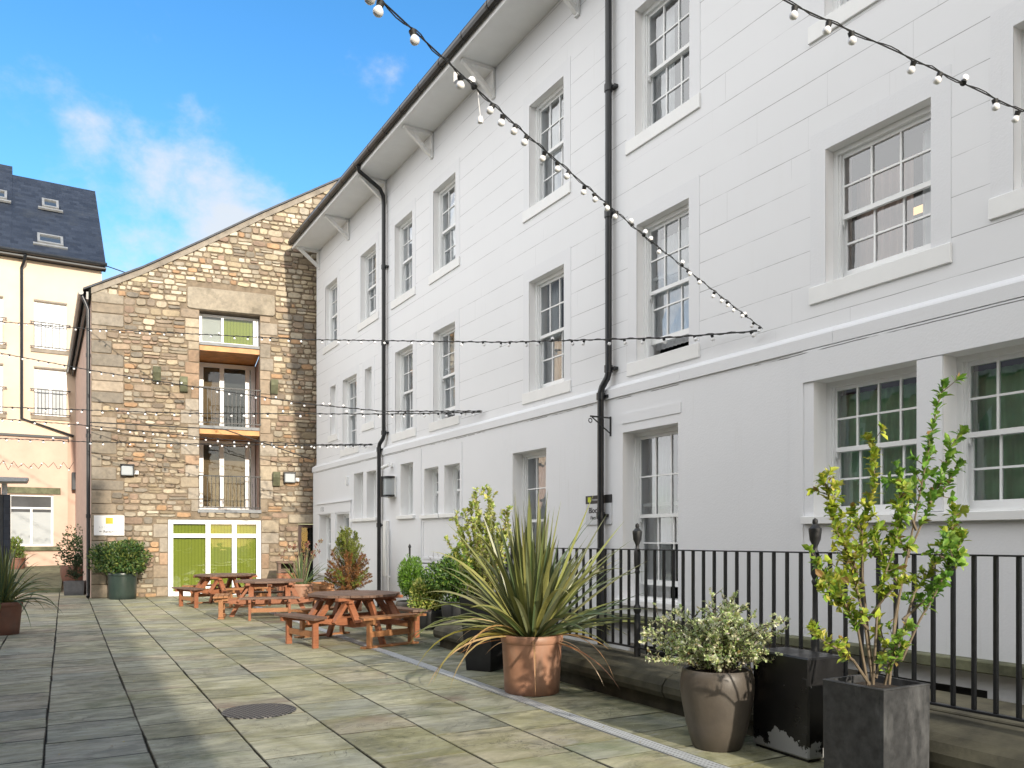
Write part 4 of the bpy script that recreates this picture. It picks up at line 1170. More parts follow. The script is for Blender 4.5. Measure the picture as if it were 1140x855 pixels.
al = empty('alley_floodlight', CRM @ Matrix.Translation((pe + .42, -.02, cz(80, 548))), 'dark boxy floodlight fixed in the alley corner beside the pink wall', 'wall lamp')
m = MB(); m.box(-.28, .22, -.34, 0, .08, .78, .02); m.build('housing', M['charcoal'], al)
m = MB(); m.box(.0, .5, -.3, -.05, -.16, .07, .02); m.build('lamp_head', M['black_pipe'], al)
m = MB(); m.box(.30, .52, -.36, -.301, -.14, .05, .01); m.build('diffuser', M['glass_milk'], al)
sg = empty('reception_sign', STN @ Matrix.Translation((-1.86, -.07, 1.72)), 'white reception sign with a mustard square on the stone wall', 'sign')
m = MB(); m.box(0, .75, 0, .03, 0, .55, .004); m.build('board', M['sign_white'], sg)
m = MB(); m.box(.29, .47, -.003, -.0005, .32, .49); m.build('logo_square', M['gold_print'], sg)
text_mesh('1-3 Cable Street', .078, 'address_lettering', M['ink_pale'], sg, (.375, -.002, .20), align='CENTER')
text_mesh('Reception', .088, 'reception_lettering', M['ink'], sg, (.23, -.002, .08), bold=.001)
m = MB(); m.box(.14, .20, -.003, -.0005, .105, .113); m.prism([(.13, -.003, .109), (.155, -.003, .128), (.155, -.003, .09)], (0, .0025, 0)); m.build('arrow', M['ink'], sg)
sg = empty('block_sign', FAC @ Matrix.Translation((14.19, YL - .02, 1.82)), 'grey block sign with black header tucked behind the right downpipe', 'sign')
m = MB(); m.box(0, .62, 0, .02, 0, .31, .003); m.build('board', M['sign_grey'], sg)
m = MB(); m.box(0, .62, -.003, .02, .312, .43, .002); m.build('header', M['ink'], sg)
m = MB(); m.box(.06, .13, -.005, -.0035, .335, .41); m.build('logo_square', M['lime'], sg)
text_mesh('rooms', .05, 'header_lettering', M['sign_grey'], sg, (.17, -.0045, .352))
text_mesh('Block D', .115, 'block_lettering', M['ink'], sg, (.08, -.002, .175), bold=.002)
text_mesh('Flats 1-8', .075, 'flat_lettering', M['ink'], sg, (.12, -.002, .08))
br = empty('hanging_bracket', FAC @ Matrix.Translation((14.78, YL, 3.30)), 'small black iron hanging bracket right of the downpipe', 'bracket')
m = MB(); m.box(-.012, .012, -.015, 0, -.22, .06); m.box(-.010, .010, -.36, -.015, .03, .05); m.bar((0, -.015, -.18), (0, -.33, .03), .014, .014); m.build('arm', M['black_iron'], br)
m = MB()
for i in range(9):
    a0, a1 = i * math.pi / 4, (i + 1) * math.pi / 4
    m.tube([(0, -.36 + .03 * math.cos(a0), -.02 + .03 * math.sin(a0)), (0, -.36 + .03 * math.cos(a1), -.02 + .03 * math.sin(a1))], .007, 6)
m.build('hook', M['black_iron'], br)

# ------------------------------------------------------------------ picnic tables
def clip_oct(x0, x1, R):
    """y extent of an octagon of inradius R over the plank x0..x1 -> polygon"""
    def half(x):
        ax = abs(x); t8 = R * math.tan(math.pi / 8)
        return R if ax <= t8 else max(0, R - (ax - t8))
    xs = sorted({x0, x1, *[v for v in (-R * math.tan(math.pi / 8), R * math.tan(math.pi / 8)) if x0 < v < x1]})
    return [(x, -half(x)) for x in xs] + [(x, half(x)) for x in reversed(xs)]
def make_table():
    T = empty('picnic_table', (0, 0, 0), 'x', 'picnic table', 'octagonal picnic tables in the yard')
    m = MB(); R = .68; n = 11; w = 2 * R / n
    for i in range(n):
        a, b = -R + i * w + .005, -R + (i + 1) * w - .005
        p = clip_oct(a, b, R); dz = rnd.uniform(-.002, .002)
        m.prism([(x, y, .722 + dz) for x, y in p], (0, 0, .036))
    m.build('tabletop', M['plank'], T)
    m = MB()
    for y in (-.42, 0, .42): m.box(-.60, .60, y - .045, y + .045, .675, .7195)
    for x in (-.4, .4): m.box(x - .04, x + .04, -.5, -.05, .636, .674); m.box(x - .04, x + .04, .05, .5, .636, .674)
    m.build('top_batten', M['stain'], T)
    for q in (0, 1):                                       # crossed beams carry the seats
        m = MB(); r = Matrix.Rotation(q * math.pi / 2, 4, 'Z')
        for y in (-.30, .30):
            z0, z1 = (.30, .405) if q == 0 else (.302, .403)
            pts = [(-1.0, y - .022, z1), (1.0, y - .022, z1), (1.0, y - .022, z1 - .03), (.45, y - .022, z0), (-.45, y - .022, z0), (-1.0, y - .022, z1 - .03)]
            if q == 1: pts = [(a, b - .0, c - .04 + .0) for a, b, c in pts]
            m.prism([r @ Vector(p) for p in pts], r.to_3x3() @ Vector((0, .044, 0)))
        m.build('seat_beam', M['stain'], T)
    for q in range(4):
        r = Matrix.Rotation(q * math.pi / 2, 4, 'Z')
        m = MB()
        m.bar(r @ Vector((.40, 0, .70)), r @ Vector((.76, 0, .0)) if q % 2 else r @ Vector((.74, 0, .30)), .09, .055, up=r.to_3x3() @ Vector((0, 1, 0)))
        for s_ in (-1, 1): m.bar(r @ Vector((.36, .36 * s_, .70)), r @ Vector((.62, .36 * s_, .34)), .05, .10, up=r.to_3x3() @ Vector((0, 1, 0)))
        m.build('table_leg', M['stain'], T)
        m = MB()
        for i in range(3):
            a, b = .80 + i * .098, .80 + i * .098 + .09
            L = .47 + i * .04
            m.prism([r @ Vector(p) for p in ((a, -L, .428), (b, -L - .03, .428), (b, L + .03, .428), (a, L, .428))], (0, 0, .034))
        bench = m.build('bench', M['plank' if q % 2 == 0 else 'raw_wood'], T)
        for s_ in (-1, 1):
            m = MB(); y = .38 * s_
            m.box(.90, .99, y - .025, y + .025, .03 if q % 2 else .0, .427, .004, mat=r)
            m.box(.80, 1.08, y - .024, y + .024, .36, .426, mat=r)
            m.build('bench_leg', M['stain' if q % 2 == 0 else 'raw_wood'], bench)
        m = MB()
        m.box(.925, .965, -.354, .354, .16, .245, .003, mat=r)
        if q % 2: m.box(.88, 1.0, -.50, .50, .0, .029, .003, mat=r)
        m.build('bench_stretcher', M['raw_wood'], bench)
    return T
tb = make_table()
spots = [((-2.5, 12.85), math.radians(45), 'nearest octagonal wooden picnic table, straddling the drain channel'),
         ((-5.1, 17.0), math.radians(107), 'middle octagonal wooden picnic table, its bench facing the camera'),
         ((-7.05, 19.9), math.radians(48), 'farthest octagonal wooden picnic table, in front of the lime green shopfront')]
for i, (p, a, lab) in enumerate(spots):
    o = tb if i == 0 else copy_tree(tb)
    o.location = (*p, 0); o.rotation_euler = (0, 0, a); o['label'] = lab

# wooden litter bin beside the stone wall
bn = empty('litter_bin', STN @ Matrix.Translation((3.12, -1.1, 0)), 'brown wooden litter bin with open hatch behind the picnic tables', 'bin')
m = MB(); m.box(-.24, .24, -.24, .24, .0, .66, .01); m.build('body', M['stain'], bn)
m = MB(); m.box(-.24, -.17, -.24, .24, .661, .93); m.box(.17, .24, -.24, .24, .661, .93); m.box(-.27, .27, -.27, .27, .931, .99, .01); m.box(-.169, .169, .17, .24, .661, .93); m.build('hood', M['plank'], bn)
m = MB(); m.box(-.165, .165, -.2, .165, .661, .67); m.build('liner', M['black_pot'], bn)

# ------------------------------------------------------------------ plants
def leaf(mb, p, d, n, L, W, col, fold=.25):
    """one leaf: six points, folded along its midrib"""
    d = d.normalized(); s = d.cross(n)
    if s.length < 1e-3: s = d.orthogonal()
    s.normalize(); u = s.cross(d).normalized()
    a = p; t = p + d * L + u * (-L * .10)
    m1, m2 = p + d * L * .34 + u * L * .03, p + d * L * .68
    l1, r1 = m1 + s * W * .40 + u * W * fold * .8, m1 - s * W * .40 + u * W * fold * .8
    l2, r2 = m2 + s * W * .48 + u * W * fold, m2 - s * W * .48 + u * W * fold
    mb.add([a, l1, m1, r1, l2, m2, r2, t], [(0, 2, 1), (0, 3, 2), (1, 2, 5, 4), (2, 3, 6, 5), (4, 5, 7), (5, 6, 7)], col)
def rdir(r=rnd):
    while True:
        v = Vector((r.uniform(-1, 1), r.uniform(-1, 1), r.uniform(-1, 1)))
        if .05 < v.length < 1: return v.normalized()
def vcol(base, r, v=.25):
    k = r.uniform(1 - v, 1 + v); return tuple(max(0, x * k * r.uniform(.92, 1.08)) for x in base)
def pot_profile(kind, h, r0, r1):
    if kind == 'cyl': return [(r0 - .01, 0), (r0, .02), (r1, h * .86), (r1 + .008, h * .87), (r1 + .014, h * .9), (r1 + .014, h - .015), (r1 + .004, h), (r1 - .028, h), (r1 - .035, h - .05), (r1 - .04, h - .09), (0.001, h - .09)]
    if kind == 'vase': return [(r0 - .012, 0), (r0, .02), (r0 + (r1 - r0) * .55, h * .30), (r0 + (r1 - r0) * .92, h * .58), (r1 + .006, h * .78), (r1, h * .9), (r1 - .012, h - .01), (r1 - .022, h), (r1 - .04, h - .01), (r1 - .045, h - .09), (.001, h - .09)]
def round_pot(parent, kind, h, r0, r1, mat):
    m = MB(); m.lathe(pot_profile(kind, h, r0, r1), n=40); m.build('pot', M[mat], parent, smooth=True)
    m = MB(); n = 24
    vs = [(0, 0, h - .05)] + [((r1 - .038) * math.cos(2 * math.pi * k / n), (r1 - .038) * math.sin(2 * math.pi * k / n), h - .07 + rnd.uniform(0, .02)) for k in range(n)]
    m.add(vs, [(0, 1 + k, 1 + (k + 1) % n) for k in range(n)]); m.build('soil', M['soil'], parent)
def square_pot(parent, h, w0, w1, mat, d0=None, d1=None):
    d0 = d0 or w0; d1 = d1 or w1
    m = MB(); t_ = .03
    def rg(w, d, z): return [(-w / 2, -d / 2, z), (w / 2, -d / 2, z), (w / 2, d / 2, z), (-w / 2, d / 2, z)]
    rings = [rg(w0, d0, 0), rg(w1 - .006, d1 - .006, h - .012), rg(w1, d1, h - .006), rg(w1 - .008, d1 - .008, h), rg(w1 - t_ * 2, d1 - t_ * 2, h), rg(w1 - t_ * 2 - .01, d1 - t_ * 2 - .01, h - .08)]
    vs = [p for r in rings for p in r]; fs = [(3, 2, 1, 0), tuple(range(20, 24))]
    for k in range(5): fs += [(4 * k + i, 4 * k + (i + 1) % 4, 4 * k + 4 + (i + 1) % 4, 4 * k + 4 + i) for i in range(4)]
    m.add(vs, fs); m.build('pot', M[mat], parent)
    m = MB(); m.box(-w1 / 2 + .036, w1 / 2 - .036, -d1 / 2 + .036, d1 / 2 - .036, h - .07, h - .045); m.build('soil', M['soil'], parent)

def clump_bush(parent, c, rad, n, L, W, cols, seed, shell=.55, up=.35, name='foliage', lumps=9, stems=14, base=None, lump_r=.45):
    """a bushy crown: leaves gathered on sub-clumps through the crown's volume, with twigs"""
    r = random.Random(seed); m = MB(); C = Vector(c); rx, ry, rz = rad
    cl = []
    for _ in range(lumps):
        d = rdir(r); k = r.uniform(.35, .78); cl.append((C + Vector((d.x * rx * k, d.y * ry * k, d.z * rz * k)), r.uniform(.75, 1.2) * lump_r))
    for i in range(n):
        cc, s = cl[i % lumps]
        d = rdir(r); k = r.uniform(shell, 1.) ** .6
        p = cc + Vector((d.x * rx * s * k, d.y * ry * s * k, d.z * rz * s * k))
        o = (p - C); o = Vector((o.x / rx, o.y / ry, o.z / rz))
        ld = (o.normalized() * .8 + rdir(r) * .8 + Vector((0, 0, up))).normalized()
        leaf(m, p, ld, (d + Vector((0, 0, .6))).normalized(), L * r.uniform(.65, 1.2), W * r.uniform(.7, 1.2), vcol(r.choice(cols), r))
    m.build(name, M['leaf'], parent, fix=False)
    if stems:
        m = MB(); b = Vector(base or (c[0], c[1], c[2] - rz))
        for i in range(stems):
            cc, _ = cl[i % lumps]; q = b + Vector((r.uniform(-.05, .05), r.uniform(-.05, .05), 0))
            mid = q.lerp(cc, .5) + rdir(r) * .04
            m.tube([q, mid, cc], [.008, .006, .003], 5)
        m.build('stem', M['bark_dark'], parent)

def twig_shrub(parent, stems, seed, L, W, cols, spacing=.035, per=5, names=('stem', 'foliage'), bark='bark', rad=.011):
    """open shrub: given stems (polylines with leafy spans) with side shoots and whorled leaves"""
    r = random.Random(seed); ms = MB(); ml = MB()
    def along(pts, k):
        L_ = [(pts[i + 1] - pts[i]).length for i in range(len(pts) - 1)]; t_ = k * sum(L_)
        for i, l in enumerate(L_):
            if t_ <= l: return pts[i].lerp(pts[i + 1], t_ / l), (pts[i + 1] - pts[i]).normalized()
            t_ -= l
        return pts[-1], (pts[-1] - pts[-2]).normalized()
    for pts, k0, dens, ci in stems:
        pts = [Vector(p) for p in pts]; tot = sum((pts[i + 1] - pts[i]).length for i in range(len(pts) - 1))
        n = len(pts); ms.tube(pts, [rad * (1 - .72 * i / (n - 1)) for i in range(n)], 6)
        steps = int(tot * (1 - k0) / spacing)
        for i in range(steps + 1):
            k = k0 + (1 - k0) * i / max(1, steps)
            p, d = along(pts, k)
            # short side shoots carrying rosettes
            if r.random() < .40 * dens:
                sd_ = (rdir(r) + d * .6 + Vector((0, 0, .5))).normalized(); sl = r.uniform(.04, .13); q = p + sd_ * sl
                ms.tube([p, q], [.004, .002], 4)
                cn = int(per * r.uniform(1.0, 2.0))
                for _ in range(cn): leaf(ml, q - sd_ * r.uniform(0, .035), (sd_ * .7 + rdir(r) * .9).normalized(), sd_, L * r.uniform(.42, 1.2), W * r.uniform(.55, 1.2), vcol(r.choice(cols[ci]) if r.random() > .03 else (.30, .2, .07), r), .14)
            for _ in range(per):
                if r.random() < dens * (.45 + .6 * k): leaf(ml, p + rdir(r) * .012, (d * .5 + rdir(r) * .9 + Vector((0, 0, .25))).normalized(), d, L * r.uniform(.42, 1.2), W * r.uniform(.55, 1.2), vcol(r.choice(cols[ci]) if r.random() > .03 else (.30, .2, .07), r), .14)
        for _ in range(per * 2): leaf(ml, pts[-1] + rdir(r) * .01, (d + rdir(r) * .7).normalized(), d, L * r.uniform(.7, 1.1), W, vcol(r.choice(cols[ci]), r))
    ms.build(names[0], M[bark], parent, smooth=True); ml.build(names[1], M['leaf'], parent, fix=False)

def sword_plant(parent, z, n, Lr, seed, cols, dead, spread=(.15, 1.2), W=.05, stiff=1.0, radius=.12, lean=(0, 0), extra=()):
    r = random.Random(seed); m = MB()
    def blade(az, th, L, w, droop, col, x0=None):
        d = Vector((math.cos(az) * math.sin(th), math.sin(az) * math.sin(th), math.cos(th)))
        p = Vector(x0) if x0 else Vector((math.cos(az) * radius * r.uniform(.1, 1), math.sin(az) * radius * r.uniform(.1, 1), z))
        s = Vector((-math.sin(az), math.cos(az), 0)); s = (s + rdir(r) * .5).normalized()
        n_ = 11; vs = []; step = L / n_
        fold = r.uniform(.2, .5)
        for i in range(n_ + 1):
            k = i / n_
            ww = w * (.55 + .45 * min(1, k * 4)) * (1 - max(0, (k - .45) / .55) ** 1.6) + .001
            nn = s.cross(d).normalized(); sv = (s - d * s.dot(d)).normalized()
            vs += [p + sv * ww * .5 + nn * ww * fold, p, p - sv * ww * .5 + nn * ww * fold]
            d = (d + Vector((0, 0, -droop * step * (.4 + 2.2 * k)))).normalized(); p = p + d * step
        fs = []
        for i in range(n_): fs += [(3 * i, 3 * i + 1, 3 * i + 4, 3 * i + 3), (3 * i + 1, 3 * i + 2, 3 * i + 5, 3 * i + 4)]
        o = len(m.v); m.v += [tuple(v) for v in vs]; m.use_c = True
        for i, f in enumerate(fs):
            m.f.append(tuple(x + o for x in f)); m.mi.append(0)
            k = (i // 2) / n_; c = col
            if i % 2 == 0: c = tuple(a * .75 + b * .25 for a, b in zip(col, (.45, .42, .14)))
            m.c.append(tuple(x * (1.12 - .2 * k) for x in c))
    for i in range(n):
        az = r.uniform(0, 2 * math.pi); q = r.random()
        th = spread[0] * r.uniform(0, 1) + (spread[1] - spread[0]) * q ** 1.3
        L = r.uniform(*Lr) * (1 - .12 * q)
        blade(az, th, L, W * r.uniform(.75, 1.2), r.uniform(.15, .75) * (1 + q) / stiff, vcol(r.choice(cols), r, .3))
    for i in range(dead):
        az = r.uniform(0, 2 * math.pi)
        blade(az, r.uniform(.9, 1.6), r.uniform(.4, .8) * Lr[1], W * .40, r.uniform(.6, 1.5), vcol(r.choice([(.42, .23, .12), (.36, .16, .07), (.48, .33, .2)]), r))
    for (az, th, L, w, dp, col) in extra: blade(math.radians(az), th, L, w, dp, col)
    m.build('foliage', M['blade'], parent, fix=False)

GREEN = [(.055, .125, .022), (.075, .16, .03), (.04, .095, .02)]
BRIGHT = [(.16, .30, .035), (.22, .36, .045), (.30, .42, .07), (.11, .23, .03)]
YELLOW = [(.46, .48, .12), (.54, .52, .20), (.30, .40, .08), (.40, .45, .08), (.22, .34, .06)]
DARKG = [(.028, .07, .016), (.04, .095, .022), (.055, .12, .03), (.10, .17, .045)]

# big phormium in the terracotta pot
P = empty('potted_plant', (.21, 8.52, 0), 'large spiky sword leaved plant in a round terracotta pot beside the drain', 'potted plant')
round_pot(P, 'cyl', .61, .29, .315, 'terracotta')
sword_plant(P, .55, 170, (.95, 1.62), 11, [(.10, .14, .06), (.13, .165, .06), (.085, .125, .065), (.17, .19, .06), (.22, .23, .07), (.11, .145, .085), (.15, .17, .09), (.18, .20, .10)], 14, (.05, 1.25), .055, 1.9,
            extra=[(190, 1.10, 1.35, .055, 1.1, (.28, .26, .05)), (200, 1.16, 1.3, .05, 1.2, (.33, .27, .06)), (186, .95, 1.4, .055, .9, (.14, .17, .06)), (210, 1.2, 1.15, .03, 1.5, (.42, .28, .12)), (196, 1.3, 1.3, .03, 1.0, (.45, .27, .16)),
                   (176, .85, 1.4, .055, .75, (.17, .2, .06)), (182, 1.0, 1.3, .05, .8, (.19, .21, .06)), (2, 1.15, .9, .045, 1.2, (.2, .2, .06)), (-6, 1.25, .8, .035, 1.0, (.42, .26, .08)), (100, .26, 1.55, .014, .05, (.03, .03, .03)),
                   (-20, .35, 1.65, .055, .1, (.26, .30, .10)), (10, .55, 1.55, .055, .15, (.28, .31, .11)), (-40, .22, 1.5, .055, .1, (.22, .26, .10)), (170, .5, 1.55, .055, .25, (.15, .18, .07)), (160, .3, 1.5, .055, .15, (.13, .16, .08))])
# tapered black planter with golden variegated euonymus behind it
P = empty('potted_plant', (-.33, 10.0, 0, math.radians(-29)), 'tall golden variegated shrub in a tapered black planter behind the spiky plant', 'potted plant')
square_pot(P, .90, .34, .47, 'black_pot')
st_ = []
r_ = random.Random(5)
for (x, y, h) in ((-.30, 0, 1.95), (-.42, .1, 1.72), (-.12, -.05, 2.15), (.02, .05, 2.20), (-.2, .15, 2.05), (.12, 0, 1.9), (.30, .05, 1.75), (.38, -.1, 1.95), (-.5, -.1, 1.6), (.05, -.2, 1.6), (-.15, -.25, 1.5), (.25, .2, 1.6), (-.35, -.12, 1.85), (-.22, .02, 2.0), (.15, -.12, 2.05), (-.05, .1, 1.9), (-.45, .05, 1.45), (-.3, -.2, 1.4), (.0, -.25, 1.75), (.2, -.05, 1.7)):
    st_.append(([(x * .15, y * .15, .84), (x * .55 + r_.uniform(-.03, .03), y * .6, .84 + (h - .84) * .45), (x, y, h)], .12, 1.0, 'y' if h > 1.55 else 'g'))
twig_shrub(P, st_, 21, .062, .034, {'y': [(.58, .58, .20), (.62, .62, .30), (.42, .50, .12), (.50, .54, .13), (.32, .44, .09)], 'g': BRIGHT + YELLOW}, .027, 6, rad=.009)
# the shrub in the square slate planter at right
P = empty('potted_plant', PAV @ Matrix.Translation((4.572, 3.425, 0)), 'tall open yellow green shrub in a square scuffed black planter', 'potted plant')
square_pot(P, .69, .44, .455, 'slate_pot')
def W2(px, py, Y):                                        # local point of this plant from its place in the photo
    w = Vector(((px - 570) / 900. * Y, Y, EYE + (601 - py) / 900. * Y)); return P.matrix_world.inverted() @ w
bpy.context.view_layer.update()
Yp = 5.12
def poly(*pts): return [W2(x, y, Yp + dy) for x, y, dy in pts]
stems_ = [
    (poly((972, 762, 0), (966, 700, .02), (960, 640, .0), (960, 590, -.05), (974, 540, -.05), (972, 500, -.03), (968, 490, -.03)), .50, .95, 'y'),
    (poly((972, 762, 0), (962, 690, 0), (950, 640, -.1), (938, 600, -.16), (925, 560, -.2), (918, 535, -.2)), .42, 1.0, 'y'),
    (poly((990, 762, .02), (996, 700, .05), (1005, 640, .08), (1016, 590, .1), (1026, 540, .12), (1036, 490, .12), (1044, 450, .1), (1050, 432, .1)), .58, .62, 'g'),
    (poly((990, 762, .02), (996, 690, .05), (1010, 620, .1), (1032, 570, .12), (1048, 530, .16), (1060, 495, .16), (1070, 482, .16)), .60, .65, 'g'),
    (poly((1000, 720, .05), (1018, 660, .1), (1040, 630, .14), (1058, 600, .14), (1062, 570, .14)), .35, 1.0, 'y2'),
    (poly((1004, 735, .05), (1024, 690, .0), (1042, 660, .0), (1060, 620, .0), (1056, 605, .0)), .40, .9, 'g'),
    (poly((968, 762, -.05), (950, 735, -.12), (932, 722, -.18), (915, 712, -.2), (908, 702, -.2)), .45, .8, 'y'),
    (poly((966, 762, -.05), (955, 700, -.12), (935, 660, -.16), (920, 640, -.2), (912, 628, -.2)), .40, .95, 'y2'),
    (poly((972, 762, 0), (976, 690, -.05), (985, 640, -.08), (998, 600, -.05), (1002, 560, 0), (1000, 540, 0)), .42, .9, 'y2'),
    (poly((985, 762, 0), (990, 740, -.05), (1000, 730, -.1), (1004, 722, -.1)), .3, .8, 'y2'),
    (poly((966, 700, -.02), (948, 680, -.1), (935, 668, -.12)), .3, .9, 'y'),
    (poly((1000, 650, .05), (985, 625, -.05), (975, 600, -.05)), .2, .9, 'y2'),
    (poly((1020, 590, .1), (1012, 570, .05), (1004, 555, .05), (1002, 530, .05)), .3, .8, 'g'),
    (poly((1012, 620, .1), (1000, 600, 0), (1004, 575, 0)), .2, .9, 'y2'),
    (poly((955, 640, -.1), (944, 610, -.15), (930, 590, -.2), (928, 570, -.2)), .2, 1., 'y'),
    (poly((966, 690, 0), (985, 665, -.1), (1000, 650, -.15)), .3, .6, 'y'), (poly((1005, 690, .05), (1030, 668, .1), (1048, 652, .15)), .35, .7, 'g'),
    (poly((958, 650, -.05), (940, 640, -.15), (918, 650, -.25)), .3, .8, 'y'), (poly((975, 620, 0), (962, 600, .1), (950, 575, .1)), .2, .8, 'y2'),
    (poly((1035, 560, .12), (1050, 545, .2), (1066, 520, .2)), .2, .8, 'g'), (poly((1048, 620, .1), (1062, 625, .1), (1070, 600, .1)), .2, .8, 'y2'), (poly((992, 745, .0), (998, 715, -.1), (1010, 700, -.15)), .3, .8, 'g'),
    (poly((975, 755, 0), (985, 720, .1), (978, 690, .15)), .4, .5, 'y')]
twig_shrub(P, stems_, 33, .066, .036, {'y': [(.45, .50, .06), (.52, .52, .12), (.36, .45, .05), (.25, .38, .05)], 'y2': [(.30, .42, .05), (.22, .36, .045), (.42, .48, .08), (.16, .30, .04)], 'g': [(.15, .31, .04), (.20, .37, .05), (.11, .25, .035), (.28, .42, .07)]}, .030, 7, rad=.010)
# grey vase pot with small variegated shrub
P = empty('potted_plant', (1.585, 6.25, 0), 'silver variegated low bush in a tall grey brown vase pot', 'potted plant')
round_pot(P, 'vase', .61, .19, .275, 'grey_clay')
r_ = random.Random(9); st_ = []
for i in range(105):
    a = r_.uniform(0, 6.28); rr = r_.uniform(.12, .52) * (1.0 if math.cos(a) > -.2 else 1.12); h = .61 + r_.uniform(.06, .52) * (1.15 - rr * .6)
    st_.append(([(.06 * math.cos(a), .06 * math.sin(a), .55), (rr * .5 * math.cos(a), rr * .5 * math.sin(a), .58 + (h - .55) * .7), (rr * math.cos(a), rr * math.sin(a) * .7, h)], .25, 1.0, 'v'))
twig_shrub(P, st_, 41, .034, .019, {'v': [(.76, .78, .56), (.66, .71, .38), (.42, .54, .22), (.82, .82, .66), (.34, .46, .16), (.60, .66, .34), (.74, .76, .48)]}, .020, 5, rad=.004, bark='bark_dark')
# low clipped bush in a dark green pot by the stone wall
P = empty('potted_plant', (-10.55, 21.9, 0), 'wide rounded green bush in a dark green pot against the stone wall', 'potted plant')
round_pot(P, 'cyl', .72, .34, .36, 'green_glaze')
clump_bush(P, (0, 0, 1.10), (.84, .62, .46), 5600, .085, .042, DARKG + [(.14, .20, .05), (.22, .26, .06)], 3, lumps=26, lump_r=.46, stems=16, base=(0, 0, .66))
# left-hand drooping sword plant
P = empty('potted_plant', (-8.65, 13.7, 0), 'drooping strap leaved plant in a dark pot at the left edge', 'potted plant')
round_pot(P, 'cyl', .55, .26, .30, 'terracotta_dark')
sword_plant(P, .5, 85, (.75, 1.25), 19, [(.07, .11, .05), (.10, .14, .055), (.13, .16, .05), (.06, .095, .05)], 8, (.15, 1.35), .045, .62)
# terrace pots
P = empty('potted_plant', (-18.7, 30.5, .47), 'small yellowish bush in a brown pot below the pink wall window', 'potted plant')
round_pot(P, 'cyl', .45, .26, .30, 'terracotta_dark')
clump_bush(P, (0, 0, .82), (.50, .42, .42), 700, .11, .05, [(.15, .22, .04), (.22, .26, .05), (.09, .15, .03)], 14, lumps=9, stems=8, base=(0, 0, .4))
P = empty('potted_plant', (-14.5, 26.8, 0), 'dark leaved shrub in a round brown pot in the alley corner', 'potted plant')
round_pot(P, 'vase', .75, .28, .42, 'terracotta_dark')
clump_bush(P, (0, 0, 1.30), (.68, .6, .75), 1100, .10, .05, [(.025, .05, .018), (.035, .07, .022), (.05, .09, .03)], 15, lumps=14, stems=12, base=(0, 0, .7), lump_r=.42)
P = empty('potted_plant', (-12.75, 23.6, 0, .35), 'small dark conifer in a square grey planter at the alley mouth', 'potted plant')
square_pot(P, .40, .50, .54, 'grey_pot')
r_ = random.Random(4); st_ = []
for i in range(40):
    a = r_.uniform(0, 6.28); k = r_.random(); st_.append(([(0, 0, .4 + k * .55), (.24 * (1 - k) * math.cos(a), .24 * (1 - k) * math.sin(a), .5 + k * .65)], .1, .9, 'c'))
twig_shrub(P, st_, 8, .05, .014, {'c': [(.02, .055, .02), (.03, .075, .025)]}, .025, 5, rad=.006, bark='bark_dark')
# plants along the foot of the white wall
def at_px(px, py): Y = EYE * 900. / (py - 601); return ((px - 570) / 900. * Y, Y)
x, y = at_px(458, 693)
P = empty('potted_plant', (x, y, 0), 'clipped upright green conifer in a clay bowl by the white wall', 'potted plant')
round_pot(P, 'vase', .42, .20, .30, 'grey_clay')
clump_bush(P, (0, 0, .86), (.26, .26, .50), 5200, .055, .017, [(.13, .26, .03), (.19, .35, .04), (.07, .15, .02)], 23, shell=.7, lumps=20, lump_r=.42, stems=6, base=(0, 0, .4), up=.7)
x, y = at_px(480, 700)
P = empty('potted_plant', (x, y, 0), 'low yellow variegated bush next to the clipped conifer', 'potted plant')
round_pot(P, 'vase', .36, .20, .28, 'black_pot')
clump_bush(P, (0, 0, .62), (.42, .36, .36), 3000, .06, .034, [(.50, .50, .16), (.42, .45, .10), (.28, .36, .07), (.14, .24, .04)], 24, lumps=14, stems=8, base=(0, 0, .3))
x, y = at_px(512, 704)
P = empty('potted_plant', (x, y, 0), 'broad glossy green shrub in a tall black tub between the conifer and the black planter', 'potted plant')
round_pot(P, 'vase', .55, .22, .32, 'black_pot')
clump_bush(P, (-.05, 0, .95), (.62, .5, .45), 3800, .075, .038, GREEN + [(.12, .22, .04), (.2, .3, .05)], 25, lumps=16, stems=10, base=(0, 0, .5))
x, y = at_px(486, 688)
P = empty('potted_plant', (x + .2, y + .3, 0), 'wispy purple grey heather behind the yellow variegated bush', 'potted plant')
round_pot(P, 'vase', .5, .2, .28, 'grey_pot')
r_ = random.Random(6); st_ = []
for i in range(60):
    a = r_.uniform(0, 6.28); rr = r_.uniform(.1, .5); st_.append(([(0, 0, .45), (rr * .5 * math.cos(a), rr * .5 * math.sin(a), .8), (rr * math.cos(a), rr * math.sin(a), r_.uniform(1.0, 1.3))], .35, .6, 'w'))
twig_shrub(P, st_, 18, .028, .007, {'w': [(.20, .15, .15), (.27, .21, .19), (.14, .12, .10)]}, .03, 3, rad=.004)
